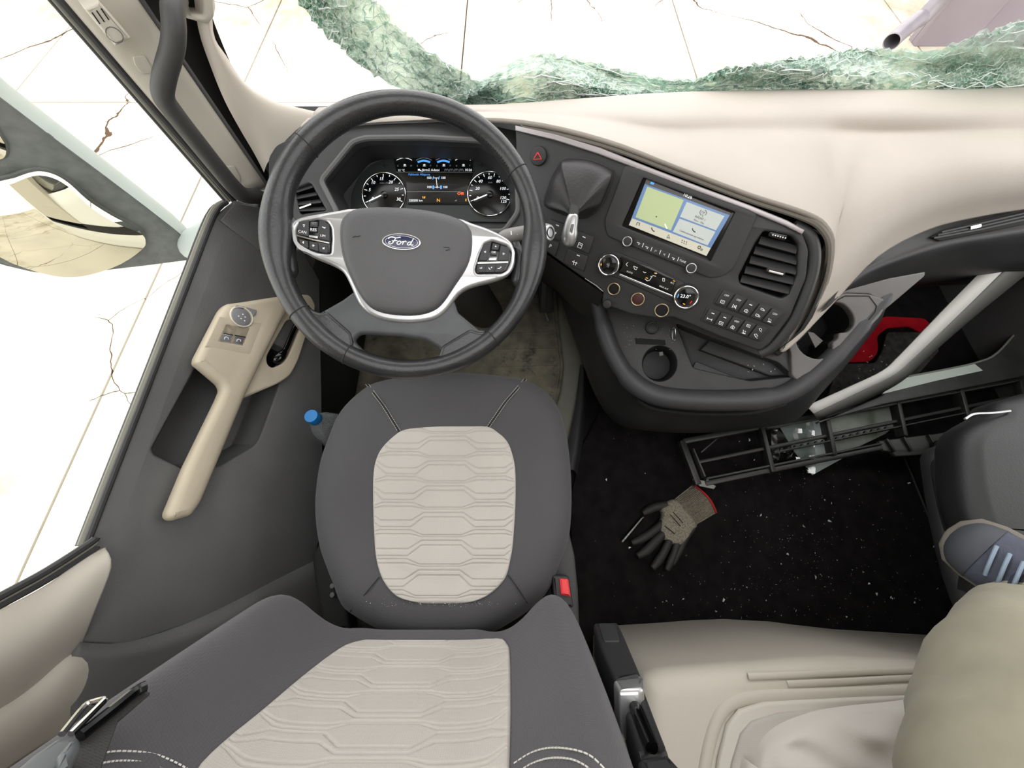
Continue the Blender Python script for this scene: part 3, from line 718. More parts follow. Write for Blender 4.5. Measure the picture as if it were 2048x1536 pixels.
# black box added to stop light leaking below and behind the dash
box('dash_light_block', (-.56, .80, .2), (.9, .97, .62), MT['void'], dash)
rows = [[FF.P(x, y, -.02) for x, y in ((1040, 460), (1090, 505), (1150, 548), (1207, 588))],
        [pz(x, y, .34) for x, y in ((1035, 500), (1082, 545), (1128, 590), (1180, 640))],
        [pz(x, y, .0) for x, y in ((1035, 560), (1080, 575), (1122, 590), (1150, 660))]]
sheet('knee_panel', rows, MT['black'], dash, 4, 4)
# ================================================================== instrument cluster
def c2(x, y): return (500 + .3418 * x, 150 + .3418 * y)
def c5(x, y): return (700 + .1709 * x, 290 + .1709 * y)
clu = thing('instrument_cluster', 'lit instrument cluster with two round gauges behind the steering wheel', 'instrument cluster', CF.P(870, 430))
MT['clface'] = M('cluster_face', (38, 43, 42), .5)
MT['ink'] = M('gauge_white', (225, 228, 230), .5, emit=((225, 230, 235), .9))
MT['blue'] = M('display_blue', (70, 140, 215), .5, emit=((80, 150, 225), .9))
MT['amber'] = M('display_amber', (215, 160, 50), .5, emit=((225, 165, 50), .8))
MT['orange'] = M('display_orange', (225, 90, 40), .5, emit=((235, 95, 40), .8))
MT['dim'] = M('display_grey', (120, 124, 128), .5, emit=((120, 124, 128), .35))
recess('housing', HF, cl_hole, -.012, .06, MT['black'], clu, .94, r=10)
plate('face', CF, fillet([(700, 440), (703, 385), (718, 350), (745, 326), (790, 312), (945, 312), (992, 326), (1020, 350), (1030, 390), (1026, 445)], 10), 0, .01, MT['clface'], clu, .002)
scr = plate('display', CF, fillet([(786, 313), (944, 313), (946, 346), (937, 370), (939, 408), (814, 408), (812, 365), (793, 345)], 3), .003, .004, MT['screenoff'], clu, .0008)
def gauge(cx, cy, r, nums, a0, a1, n_min, needle, unit, up):
    g = disc('gauge', CF, cx, cy, r, .004, .006, MT['screenoff'], clu, bevel=.03, segs=48)
    ring('chrome_ring', CF, cx, cy, r + .5, 2.2, .005, MT['chrome'], g, 64)
    for s, x, y in nums: text('numeral', CF, s, x, y, 6.2, MT['ink'], g, (1, 0), .0052, shear=.2)
    tk = []
    for k in range(n_min + 1):
        a = a0 + (a1 - a0) * k / n_min; l = 6 if k % 2 == 0 else 3.5
        tk.append([(cx + math.cos(a) * (r - 2.5), cy - math.sin(a) * (r - 2.5)), (cx + math.cos(a) * (r - 2.5 - l), cy - math.sin(a) * (r - 2.5 - l))])
    for t in tk: strokes('tick', CF, [t], 1.2, MT['ink'], g, .0052)
    text('unit', CF, unit, cx + 1, cy - 22, 3, MT['dim'], g, (1, 0), .0052)
    strokes('needle', CF, [needle], 2.6, MT['ink'], g, .0085)
    disc('needle_hub', CF, cx, cy, 6.5, .009, .004, MT['gloss'], g)
    return g
gauge(767.5, 388, 42.5, [('0', *c5(262, 628)), ('5', *c5(228, 525)), ('10', *c5(268, 440)), ('15', *c5(365, 395)), ('20', *c5(475, 435)), ('25', *c5(545, 520)), ('30', *c5(565, 635))], math.radians(205), math.radians(-22), 12, [c5(222, 656), (767.5, 388)], 'r/min x100', 0)
gauge(979.5, 387, 43.5, [('0', *c5(1490, 620)), ('20', *c5(1490, 510)), ('40', *c5(1525, 425)), ('60', *c5(1635, 382)), ('80', *c5(1735, 425)), ('100', *c5(1785, 510)), ('120', *c5(1788, 618)), ('125', *c5(1795, 662))], math.radians(202), math.radians(-18), 14, [c5(1450, 645), (979.5, 387)], 'km/h', 0)
H3 = .0036
def dtext(s, x, y, hp, m, **kw): return text('readout', CF, s, *c5(x, y), hp, MT[m], scr, (1, 0), H3, **kw)
dtext('2010 km to E', 850, 128, 3.6, 'dim'); dtext('15 °C', 600, 297, 4.2, 'ink'); dtext('Jármű Adatai', 945, 293, 4.8, 'ink'); dtext('10:26', 1385, 293, 4.8, 'ink')
dtext('Fékbetét Állapota', 810, 345, 4.4, 'blue'); dtext('320205 km', 770, 650, 4.4, 'ink'); dtext('N', 1035, 648, 7, 'amber')
for x, y in ((925, 385), (1090, 385), (927, 494), (1113, 494)): dtext('100', x, y, 4.8, 'ink')
for k, (l, r_) in enumerate((('C', 'H'), ('E', 'F'), ('E', 'F'), ('0', 'T'))):
    cx = 635 + k * 229
    arc = [c5(cx - 90 + 180 * t, 178 - 28 * math.sin(math.pi * t)) for t in [i / 8 for i in range(9)]]
    strokes('bar_gauge', CF, [arc], 1.2, MT['ink' if k in (0, 3) else 'dim'], scr, H3)
    if k in (1, 2):
        arc = [c5(cx - 72 + 144 * t, 202 - 18 * math.sin(math.pi * t)) for t in [i / 8 for i in range(9)]]
        strokes('bar_level', CF, [arc], 4, MT['blue'], scr, H3)
    dtext(l, cx - 75, 245, 3.6, 'dim'); dtext(r_, cx + 80, 243, 3.6, 'dim')
    strokes('symbol', CF, [[c5(cx + 5, 222), c5(cx + 5, 248)], [c5(cx - 10, 245), c5(cx + 22, 245)], [c5(cx - 8, 228), c5(cx + 20, 228)]], 1.0, MT['ink'], scr, H3)
strokes('rule', CF, [[c5(540, 318), c5(1430, 318)]], .8, MT['dim'], scr, H3)
strokes('rule', CF, [[c5(660, 548), c5(1300, 548)]], .8, MT['dim'], scr, H3)
for k in range(4):
    x = 1125 + k * 58; strokes('tab_symbol', CF, [[c5(x - 16, 306), c5(x - 16, 283), c5(x + 22, 283), c5(x + 28, 306)], [c5(x - 6, 296), c5(x + 12, 296)]], .9, MT['dim'], scr, H3)
strokes('vehicle_symbol', CF, [[c5(800, 300), c5(800, 286), c5(815, 286), c5(815, 298), c5(835, 300)]], 2.2, MT['ink'], scr, H3)
strokes('axle_diagram', CF, [[c5(975, 385), c5(1040, 385)], [c5(1008, 385), c5(1020, 485)], [c5(990, 494), c5(1010, 494)], [c5(1030, 494), c5(1050, 494)], [c5(1020, 484), c5(1030, 494), c5(1020, 504), c5(1010, 494), c5(1020, 484)]], 1.0, MT['ink'], scr, H3)
for L in ([c5(978, 368), c5(968, 402)], [c5(1046, 368), c5(1036, 402)]): strokes('wheel_mark', CF, [L], 1.8, MT['blue'], scr, H3)
for x in (975, 1065): strokes('wheel_mark', CF, [[c5(x, 476), c5(x, 514)]], 3.6, MT['blue'], scr, H3)
strokes('warning_lamp', CF, [[c5(1258, 568), c5(1275, 552), c5(1292, 568), c5(1275, 584), c5(1258, 568)], [c5(1300, 556), c5(1328, 556), c5(1328, 580), c5(1300, 580), c5(1300, 556)], [c5(1306, 568), c5(1324, 568)]], 1.5, MT['orange'], scr, H3)
strokes('warning_lamp', CF, [[c5(850, 600), c5(855, 625)], [c5(866, 602), c5(868, 625)], [c5(878, 600), c5(874, 625)]], 1.2, MT['amber'], scr, H3)
strokes('warning_lamp', CF, [[c5(1357, 630), c5(1357, 658)]], 2, MT['amber'], scr, H3)
strokes('lever_mark', CF, [[c5(1228, 652), c5(1252, 640), c5(1248, 655), c5(1228, 655)]], 1.2, MT['dim'], scr, H3)
for x, sg in ((415, -1), (1530, 1)):
    a = c5(x, 238); strokes('turn_arrow', CF, [[(a[0] - 5, a[1]), (a[0] + 5, a[1])], [(a[0] + sg * 5, a[1]), (a[0] + sg * 1, a[1] - 4)], [(a[0] + sg * 5, a[1]), (a[0] + sg * 1, a[1] + 4)]], 2.4, MT['void'], clu, .0006)

# ================================================================== infotainment unit
def c6(x, y): return (1180 + .15625 * x, 340 + .15625 * y)
def c3(x, y): return (1050 + .3418 * x, 250 + .3418 * y)
inf = thing('infotainment_unit', 'infotainment unit with lit colour screen between lever boot and air vent', 'car radio', FF.P(1340, 540))
scr_out = [c6(680, 98), c6(1862, 540), c6(1545, 1175), c6(405, 720)]
plate('panel', FF, fillet([(1250, 330), (1290, 342), (1400, 384), (1500, 420), (1516, 430), (1468, 536), (1448, 552), (1420, 556), (1300, 508), (1214, 472), (1209, 440)], 8), .007, .012, MT['fascia'], inf, .0015, holes=[fillet(scr_out, 3)])
recess('screen_surround', FF, scr_out, .006, .0052, MT['gloss'], inf, .985, r=3)
SH = .0014
MT['scr_blue'] = M('screen_blue', (96, 124, 166), .3, emit=((96, 124, 166), .4))
MT['scr_map'] = M('screen_map_green', (168, 181, 138), .3, emit=((168, 181, 138), .4))
MT['scr_tile'] = M('screen_tile', (176, 182, 178), .3, emit=((176, 182, 178), .4))
MT['scr_bar'] = M('screen_bar', (186, 184, 168), .3, emit=((190, 188, 170), .4))
MT['scr_dark'] = M('screen_status', (72, 70, 70), .3, emit=((72, 70, 70), .6))
MT['scr_ink'] = M('screen_ink', (44, 50, 56), .4)
MT['scr_white'] = M('screen_white', (230, 230, 230), .4, emit=((235, 235, 235), .9))
sc_ = plate('screen', FF, [c6(722, 120), c6(1806, 550), c6(1490, 1100), c6(497, 705)], SH, .003, MT['scr_blue'], inf, .0002)
plate('status_bar', FF, [c6(722, 120), c6(1806, 550), c6(1790, 578), c6(700, 176)], SH + .0004, .0006, MT['scr_dark'], sc_, 0)
plate('map', FF, [c6(733, 212), c6(1200, 385), c6(1035, 772), c6(582, 605)], SH + .0004, .0006, MT['scr_map'], sc_, 0)
plate('tile', FF, [c6(1238, 408), c6(1722, 590), c6(1612, 772), c6(1152, 600)], SH + .0004, .0006, MT['scr_tile'], sc_, 0)
plate('tile', FF, [c6(1146, 622), c6(1606, 790), c6(1505, 965), c6(1060, 790)], SH + .0004, .0006, MT['scr_tile'], sc_, 0)
plate('menu_bar', FF, [c6(540, 618), c6(1545, 1000), c6(1490, 1100), c6(497, 705)], SH + .0004, .0006, MT['scr_bar'], sc_, 0)
ds = (1084, 430)
text('clock', FF, '10:26', *c6(1250, 335), 6.6, MT['scr_white'], sc_, ds, SH + .0008)
plate('status_icon', FF, [c6(782, 150), c6(825, 165), c6(812, 190), c6(770, 175)], SH + .0008, .0004, MT['blue'], sc_, 0)
text('readout', FF, 'RÁDIÓ 1', *c6(1412, 618), 4.4, MT['scr_ink'], sc_, ds, SH + .0008)
text('readout', FF, 'Ákos - Olaj', *c6(1393, 660), 3.6, MT['scr_ink'], sc_, ds, SH + .0008)
text('readout', FF, 'Csatlakoztasson egy telefont', *c6(1300, 832), 3.4, MT['scr_ink'], sc_, ds, SH + .0008)
text('readout', FF, 'FSP', *c6(1449, 545), 4, MT['scr_ink'], sc_, ds, SH + .0008)
cxl, cyl = c6(1449, 545)
strokes('radio_icon', FF, [[(cxl + 6.6 * math.cos(a), cyl + 6.2 * math.sin(a)) for a in [math.radians(v) for v in range(-60, 61, 15)]], [(cxl + 6.6 * math.cos(a), cyl + 6.2 * math.sin(a)) for a in [math.radians(v) for v in range(120, 241, 15)]], [(cxl - .6, cyl + 4), (cxl - 1.5, cyl + 8.5)]], 1.0, MT['scr_ink'], sc_, SH + .0008)
def ph(cx, cy, k): return [[(cx - 3 * k, cy - 4 * k), (cx - 2.4 * k, cy - .5 * k), (cx, cy + 2.4 * k), (cx + 3 * k, cy + 4 * k)]]
strokes('phone_icon', FF, ph(*c6(1330, 770), 1), 1.9, MT['scr_ink'], sc_, SH + .0008)
strokes('phone_icon', FF, ph(*c6(808, 762), 1), 2.0, MT['scr_ink'], sc_, SH + .0008)
a = c6(612, 688); strokes('music_icon', FF, [[(a[0] - 3, a[1] + 3), (a[0] - 1, a[1] - 3), (a[0] + 4, a[1] - 1), (a[0] + 2.5, a[1] + 4)]], 1.6, MT['scr_ink'], sc_, SH + .0008)
a = c6(1003, 850); strokes('navigation_icon', FF, [[(a[0] - 3, a[1] + 3), (a[0] + .5, a[1] - 4), (a[0] + 2.5, a[1] + 4.5), (a[0], a[1] + 2.5), (a[0] - 3, a[1] + 3)]], 1.2, MT['scr_ink'], sc_, SH + .0008)
a = c6(1210, 920)
for i in range(3):
    for j in range(2): disc('grid_dot', FF, a[0] - 4.3 + i * 4.3 - j * 1, a[1] - 3 + i * 1.7 + j * 4, 1.1, SH + .0009, .0004, MT['scr_ink'], sc_, segs=8)
a = c6(1405, 1000); ring('gear_icon', FF, a[0] - 1, a[1] - 1.5, 2.8, 1.4, SH + .0009, MT['scr_ink'], sc_, 12); ring('gear_icon', FF, a[0] + 3.5, a[1] + 3, 1.7, 1, SH + .0009, MT['scr_ink'], sc_, 12)
a = c6(850, 597); disc('map_cursor', FF, a[0], a[1], 1.3, SH + .0009, .0004, MT['scr_ink'], sc_, segs=8)
strokes('screen_glint', FF, [[c6(958, 692), c6(985, 752)]], 2, MT['scr_white'], sc_, SH + .0008)  # reflected glint painted as a glowing white stroke
def knob(name, x, y, r_, parent, h=.018):
    k = disc(name, FF, x, y, r_, h, h - .003, MT['black'], parent, bevel=.2)
    ring('chrome_ring', FF, x, y, r_ * .86, r_ * .22, h, MT['silver'], k)
    return k
knob('volume_knob', *c6(477, 915), 10.5, inf); knob('tune_knob', *c6(1297, 1258), 11, inf)
plate('key_strip', FF, fillet([c6(560, 880), c6(1230, 1140), c6(1180, 1225), c6(540, 970)], 3), .0085, .004, MT['black'], inf, .0008)
for x, y in ((678, 962), (787, 1012), (898, 1052), (1010, 1095), (1128, 1142)):
    a = c6(x, y); strokes('divider', FF, [[(a[0] + 1.5, a[1] - 4), (a[0] - 1.5, a[1] + 4)]], 1.2, MT['white'], inf, .009)
for x, y, s in ((622, 932, None), (730, 985, None), (840, 1035, '|<'), (950, 1080, '>|'), (1068, 1127, None)):
    a = c6(x, y)
    if s: text('key_print', FF, s, *a, 4, MT['white'], inf, ds, .009)
    else: strokes('key_print', FF, [[(a[0] - 3, a[1] - 1), (a[0] + 3, a[1] + 1.2)], [(a[0] - 1, a[1] + 2.5), (a[0] + 1.5, a[1] + 3.4)]], 1.1, MT['white'], inf, .009)
text('key_print', FF, 'TUNE', *c6(1185, 1170), 4, MT['white'], inf, ds, .009)

# ================================================================== climate control
cli = thing('climate_control', 'climate control panel with two chrome ringed dials below the screen', 'climate control', FF.P(1290, 590))
plate('panel', FF, fillet([(1202, 506), (1232, 503), (1300, 530), (1352, 556), (1392, 580), (1400, 606), (1378, 622), (1345, 606), (1236, 556), (1200, 548), (1193, 525)], 9), .003, .006, MT['black'], cli, .0015)
plate('button_strip', FF, fillet([(1240, 512), (1300, 533), (1354, 560), (1342, 588), (1280, 562), (1236, 545)], 6), .006, .005, MT['gloss'], cli, .001)
strokes('chrome_strip', FF, [[(1239, 549), (1290, 570), (1346, 593)]], 3.4, MT['chrome'], cli, .006)
def dial(x, y, r_):
    d = disc('dial', FF, x, y, r_, .022, .019, MT['black'], cli, bevel=.12, segs=40)
    ring('chrome_ring', FF, x, y, r_ * .9, r_ * .14, .022, MT['chrome'], d, 48)
    disc('dial_face', FF, x, y, r_ * .8, .0222, .004, MT['gloss'], d, segs=32)
    return d
dl = dial(1217.5, 530, 22)
strokes('fan_print', FF, [[(1213, 528), (1219, 531)], [(1216.5, 526), (1213.5, 534)], [(1219, 527), (1216, 535)]], 1.1, MT['dim'], dl, .0227)
strokes('marker', FF, [[(1202.5, 527), (1202, 531)]], 2.2, MT['amber'], dl, .0227)
dr = dial(1372.5, 594.5, 25)
text('readout', FF, '23.0°', 1371, 593, 7, MT['ink'], dr, (1, .12), .0227)
strokes('marker', FF, [[(1357.5, 588), (1355, 595)]], 1.8, MT['blue'], dr, .0227)
strokes('marker', FF, [[(1384, 602), (1380, 607)]], 1.8, MT['redlamp'], dr, .0227)
strokes('marker', FF, [[(1366, 607), (1370, 609)]], 1.8, MT['amber'], dr, .0227)
for (x, y, ls) in ((*c3(597, 815), [[(2, -4), (-2, 0), (1, 4)]]), (*c3(647, 832), [[(-4, -2), (4, 1), (1, 5), (-2, 4), (-4, -2)]]), (*c3(700, 860), [[(-3, -1), (0, 2), (3, 1)]]),
                   (*c3(720, 903), [[(-6, -1), (-2, 3), (3, 2), (7, -4)], [(5, -6), (9, -5)]]), (*c3(755, 880), [[(-3, 0), (4, 2)], [(3, -5), (6, -4)]]), (*c3(812, 905), [[(-2, -3), (2, -2), (1, 4), (-2, 3), (-2, -3)]])):
    strokes('key_print', FF, [[(x + a_, y + b_) for a_, b_ in L] for L in ls], 1.1, MT['white'], cli, .0066)
text('key_print', FF, 'AUTO', *c3(612, 862), 3.4, MT['white'], cli, ds, .0066)
text('key_print', FF, 'A/C', *c3(862, 925), 3.4, MT['white'], cli, ds, .0066)
text('key_print', FF, 'MAX A/C', *c3(812, 952), 3.4, MT['white'], cli, ds, .0066)
for x, y in (c3(763, 868), c3(713, 895), c3(873, 913)): strokes('key_lamp', FF, [[(x - 2, y - .8), (x + 2, y + .8)]], 1.6, MT['amber'], cli, .0066)

# ================================================================== parking brake lever with leather boot
pk = thing('parking_brake_lever', 'silver parking brake lever with black leather boot', 'lever', FF.P(1160, 420))
base = cr([(1120, 330), (1133, 320), (1175, 322), (1215, 338), (1223, 352), (1208, 395), (1192, 420), (1166, 433), (1130, 427), (1096, 412), (1091, 398), (1105, 355)], 3, True)
bx_ = sum(p.x for p in base) / len(base); by_ = sum(p.y for p in base) / len(base); rows = []
for h, k, mv in ((-.002, 1.02, 0), (.012, 1.03, .0), (.026, .93, .08), (.036, .74, .25), (.046, .5, .5), (.054, .3, .75), (.06, .17, .95), (.066, .12, 1.0)):
    r_ = []
    for i, p in enumerate(base):
        th = 2 * math.pi * i / len(base)
        f = 1 + (.10 * math.sin(3 * th + .8) + .05 * math.sin(7 * th)) * (k < 1) * (1 - abs(k - .5))
        q = Vector((bx_, by_)).lerp(Vector((1147, 424)), mv)
        r_.append(FF.P(q.x + (p.x - bx_) * k * f, q.y + (p.y - by_) * k * f, h))
    rows.append(r_)
sheet('boot', rows, M('black_leather', (44, 43, 44), .38, bump=(260, .35)), pk, 2, 4, closed=True)
tube('boot_frame', [FF.P(p.x, p.y, .004) for p in base], .004, MT['black'], pk, 8, closed=True)
tube('neck', [FF.P(1148, 418, .062), FF.P(1146, 434, .07)], [.0105, .009], M('boot_neck', (50, 50, 50), .5), pk, 14)
tube('handle', cr([FF.P(1146, 430, .071), FF.P(1145, 436, .073), FF.P(1141, 455, .078), FF.P(1139, 470, .08), FF.P(1136, 482, .078), FF.P(1135, 488, .074)], 4), [.0085, .009, .0095, .010, .0105, .011, .0115, .012, .0125, .013, .0135, .014, .014, .014, .014, .0138, .0135, .013, .012, .009, .006], MT['silver'], pk, 14, flat=.7, nrm=FF.N)
plate('handle_inlay', FF, fillet([(1142, 448), (1148, 448), (1143, 476), (1136, 476)], 2), .0888, .003, M('inlay_grey', (120, 121, 122), .4), pk, .0008)

# ================================================================== steering column and stalk
col = thing('steering_column', 'dark steering column shroud behind the wheel', 'steering column', (-.13, .75, 0))
cc = pd(822, 512, .66)
dcol = Vector((0, .45, -.9)).normalized()
sheet('shroud', [[cc + dcol * t + Vector((math.cos(a) * r_ * 1.1, math.sin(a) * r_ * .9, math.sin(a) * r_ * .35)) + Vector((.03 * t / .3, 0, 0)) for a in [2 * math.pi * k / 16 for k in range(16)]] for t, r_ in ((.0, .045), (.03, .06), (.12, .075), (.26, .075), (.4, .07), (.72, .06))], MT['black'], col, 2, 3, closed=True)
stk = thing('control_stalk', 'silver grey control stalk sticking out right of the steering wheel', 'stalk', pd(1000, 474, .7))
tube('stalk', cr([pd(960, 492, .715), pd(1010, 473, .70), pd(1060, 464, .69), pd(1088, 463, .685), pd(1100, 464, .683)], 4), [.008] * 4 + [.012] * 4 + [.0135] * 6 + [.013, .012, .011], M('stalk_grey', (150, 147, 145), .45), stk, 16)
SK = Fr(pd(1101, 465, .678), Vector((.75, -.45, .6)), (0, 1, 0))
disc('end_button', SK, 1101, 465, 13, .004, .006, MT['silver'], stk)
ring('button_ring', SK, 1101, 465, 8, 2, .0045, MT['key'], stk)
for x in (1022, 1034):
    tube('mark', [pd(x, 462, .684), pd(x + 1, 470, .685)], .0012, MT['white'], stk, 6)

# ================================================================== steering wheel
WF = Fr(pd(810, 472, .60), RX * .2 - UPV * .07 - FWV, RX)
whl = thing('steering_wheel', 'worn black leather steering wheel with silver spokes', 'steering wheel', WF.O)
def rim_c(th):
    """centre line of the rim and its outward direction at an angle round the wheel"""
    c, s = math.cos(th), math.sin(th)
    ca, sa = -.46, .888                     # long axis of the rim as it lies in its plane
    def e(t):
        p, q = 269 * math.cos(t), 260 * math.sin(t)
        return WF.P(810 + p * ca + q * sa, 472 - (p * sa - q * ca))
    t = math.atan2(c * sa - s * ca, c * ca + s * sa)
    p = e(t); return p, (p - WF.O).normalized()
NU, NV = 160, 20
def bump(a, c, w):
    d = (a - c + math.pi) % (2 * math.pi) - math.pi; return math.exp(-(d / w) ** 2)
def rim_r(th):
    lug = bump(th, math.radians(180), .26) + bump(th, math.radians(-8), .24)
    low_ = bump(th, math.radians(228), .16) + bump(th, math.radians(-60), .16)
    return .0156 + .0028 * bump(th, math.radians(135), .6) + .0008 * bump(th, math.radians(60), .4) + .0035 * lug + .001 * low_, lug
V = []; Fc = []
for i in range(NU):
    th = 2 * math.pi * i / NU; p, o_ = rim_c(th); rr_, lug = rim_r(th)
    for j in range(NV):
        ph_ = 2 * math.pi * j / NV; k_ = 1.0 + .35 * lug * (math.cos(ph_) < 0)
        V.append(p + o_ * (rr_ * k_ * math.cos(ph_)) + WF.N * (rr_ * 1.05 * math.sin(ph_)))
for i in range(NU):
    for j in range(NV): Fc.append([i * NV + j, ((i + 1) % NU) * NV + j, ((i + 1) % NU) * NV + (j + 1) % NV, i * NV + (j + 1) % NV])
rim = put('rim', fixn(mesh(V, Fc)), MT['leather'], whl)
for ang in (138, 30, 215.5, -49, 243):
    th = math.radians(ang); p, o_ = rim_c(th); rr_, lug = rim_r(th)
    tube('rim_seam', [p + o_ * ((rr_ + .0002) * math.cos(a)) + WF.N * ((rr_ + .0002) * 1.05 * math.sin(a)) for a in [2 * math.pi * k / 20 for k in range(20)]], .0009, MT['seam'], rim, 6, closed=True)
ms = []
for k in range(150):
    th = math.radians(32 + 104 * k / 149); p, o_ = rim_c(th); p2, o2 = rim_c(th + .010); rr_ = rim_r(th)[0]
    a, b = (math.radians(150), math.radians(166)) if k % 2 else (math.radians(166), math.radians(150))
    ms.append(tube_mesh([p + o_ * (rr_ * math.cos(a)) + WF.N * (rr_ * 1.08 * math.sin(a)), p2 + o2 * (rr_ * math.cos(b)) + WF.N * (rr_ * 1.08 * math.sin(b))], .0008, 5))
put('rim_stitching', join(ms), MT['seam'], rim, kind='stuff')
plate('spoke_leather', WF, fillet([(606, 604), (622, 620), (638, 626), (653, 622), (702, 665), (707, 690), (692, 712), (640, 690), (598, 640)], 6), .006, .022, MT['leather'], whl, .006)
plate('spoke_leather', WF, fillet([(941, 657), (958, 664), (975, 662), (994, 676), (960, 716), (890, 732), (876, 716), (883, 692)], 6), .006, .022, MT['leather'], whl, .006)
# leather lugs joining rim and spokes
plate('spoke_lug', WF, fillet([(550, 430), (578, 424), (594, 440), (584, 500), (592, 542), (577, 560), (556, 540), (548, 490)], 12), .006, .026, MT['leather'], whl, .012)
plate('spoke_lug', WF, fillet([(1020, 476), (1045, 484), (1064, 505), (1054, 575), (1036, 574), (1024, 560), (1034, 510)], 12), .006, .026, MT['leather'], whl, .012)
# lower spokes
lo = [c2(*p) for p in ((600, 1270), (540, 1315), (400, 1395), (330, 1388), (290, 1345))]
rimb = [(810 + 262 * math.cos(math.radians(a)), 472 - 266 * math.sin(math.radians(a))) for a in range(222, 320, 8)]
lo2 = [c2(*p) for p in ((1470, 1440), (1400, 1500), (1340, 1490), (1220, 1390), (1190, 1300))]
slot = fillet([(719, 668), (800, 672), (851, 680), (883, 699), (871, 719), (797, 724), (735, 710), (706, 682)], 8)
plate('lower_spoke', WF, [lo[0], lo[1], lo[2], lo[3]] + rimb[1:-1] + lo2 + [c2(1100, 1250), c2(900, 1230)], .002, .022, MT['spoke'], whl, .006, holes=[slot])
for L in ([c2(430, 1380), c2(500, 1440), c2(585, 1536)], [c2(1300, 1490), c2(1225, 1545)]):
    strokes('spoke_line', WF, [L], 2, MT['seam'], whl, .0025)
# silver frame and airbag cover
sil = [c2(*p) for p in ((228, 880), (246, 848), (300, 826), (400, 808), (520, 788), (620, 776), (900, 800), (1200, 830), (1300, 862), (1400, 896), (1500, 945), (1545, 995), (1556, 1060), (1548, 1120), (1515, 1170), (1440, 1203), (1300, 1240), (1225, 1285), (1160, 1370), (1090, 1425), (1000, 1446), (900, 1450), (780, 1435), (690, 1395), (630, 1330), (590, 1240), (545, 1155), (480, 1110), (380, 1068), (280, 1012), (245, 965))]
bt_l = [c2(*p) for p in ((300, 864), (395, 848), (448, 862), (468, 895), (472, 960), (466, 1040), (400, 1034), (300, 1000), (278, 965), (274, 905))]
bt_r = [c2(*p) for p in ((1380, 990), (1420, 974), (1500, 1000), (1528, 1035), (1522, 1090), (1500, 1140), (1470, 1156), (1330, 1158), (1322, 1140), (1350, 1050))]
plate('silver_frame', WF, cr(sil, 3, True), .008, .02, MT['silver'], whl, .006, holes=[fillet(bt_l, 3), fillet(bt_r, 3)], label='satin silver spoke frame round the airbag cover')
plate('button_bed', WF, bt_l, .006, .008, MT['gloss'], whl, .0005)
plate('button_bed', WF, bt_r, .006, .008, MT['gloss'], whl, .0005)
pad = [c2(*p) for p in ((527, 905), (540, 845), (585, 800), (650, 780), (800, 774), (1000, 788), (1150, 818), (1245, 856), (1290, 905), (1301, 970), (1292, 1060), (1262, 1140), (1200, 1235), (1135, 1330), (1080, 1378), (1000, 1404), (900, 1409), (785, 1395), (705, 1360), (645, 1290), (592, 1190), (548, 1080), (530, 985))]
padc = cr(pad, 3, True); rows = []
pcx = sum(p.x for p in padc) / len(padc); pcy = sum(p.y for p in padc) / len(padc)
padh = ((-.004, 1.0), (.008, 1.0), (.014, .985), (.0185, .95), (.022, .85), (.0245, .6), (.026, .3), (.0262, .0005))
for h, k in padh: rows.append([WF.P(pcx + (p.x - pcx) * k, pcy + (p.y - pcy) * k, h) for p in padc])
airbag = sheet('airbag_cover', rows, MT['pad'], whl, 1, 3, closed=True, label='grained grey airbag cover')
ex, ey = c2(886, 976)
rot = .065
em = plate('emblem', WF, circ(ex, ey, 39, 16.8, 48, rot), .0275, .004, MT['chrome'], whl, .001, label='oval blue and silver emblem with white script')
MT['navy'] = M('emblem_navy', (24, 34, 74), .25, coat=.4)
plate('blue_field', WF, circ(ex, ey, 36, 14.2, 48, rot), .0284, .002, MT['navy'], em, .0004)
ring_pts = circ(ex, ey, 32.5, 12, 60, rot)
strokes('inner_line', WF, [ring_pts + ring_pts[:1]], .9, MT['silver'], em, .0286)
FORD = [[(-27, -4), (-25, -7), (-20, -8), (-12, -7), (-6, -8.5), (-4, -8)], [(-13, -7), (-16, -1), (-19, 4), (-23, 6), (-26, 4), (-25, 1.5), (-22, 2)], [(-20, -.5), (-15, -1), (-10, -2)],
        [(-7, -1), (-10, 2), (-9.5, 5), (-6, 5.5), (-3, 2.5), (-3.5, -.5), (-7, -1)], [(-3.5, -.2), (-1, .8), (1.5, -1)],
        [(1.5, -1.5), (1.8, 1), (.2, 5.5)], [(1.5, 1.5), (4, -1), (6.5, -1.5), (7, .5)],
        [(15, -1), (11, 1), (9.8, 4.5), (12, 5.8), (15, 4), (16.5, .5), (15, -1)], [(21, -8.5), (18.5, -3), (16, 3.5), (17.5, 5.8), (21, 4.5)]]
cr_, sr_ = math.cos(rot), math.sin(rot)
for L in FORD:
    LL = cr([(x * 1.05, y * 1.0) for x, y in L], 3) if len(L) > 2 else [Vector(p) for p in L]
    strokes('letter_stroke', WF, [[(ex + 2 + p.x * cr_ - p.y * sr_, ey + p.x * sr_ + p.y * cr_) for p in LL]], 1.9, MT['white'], em, .0288)
for L in ([c2(600, 950), c2(615, 943), c2(632, 945), c2(645, 940)], [c2(1130, 1008), c2(1165, 1010), c2(1168, 1022), c2(1145, 1026)]):
    strokes('scuff', WF, [L], 1.8, MT['seam'], airbag, .0245)
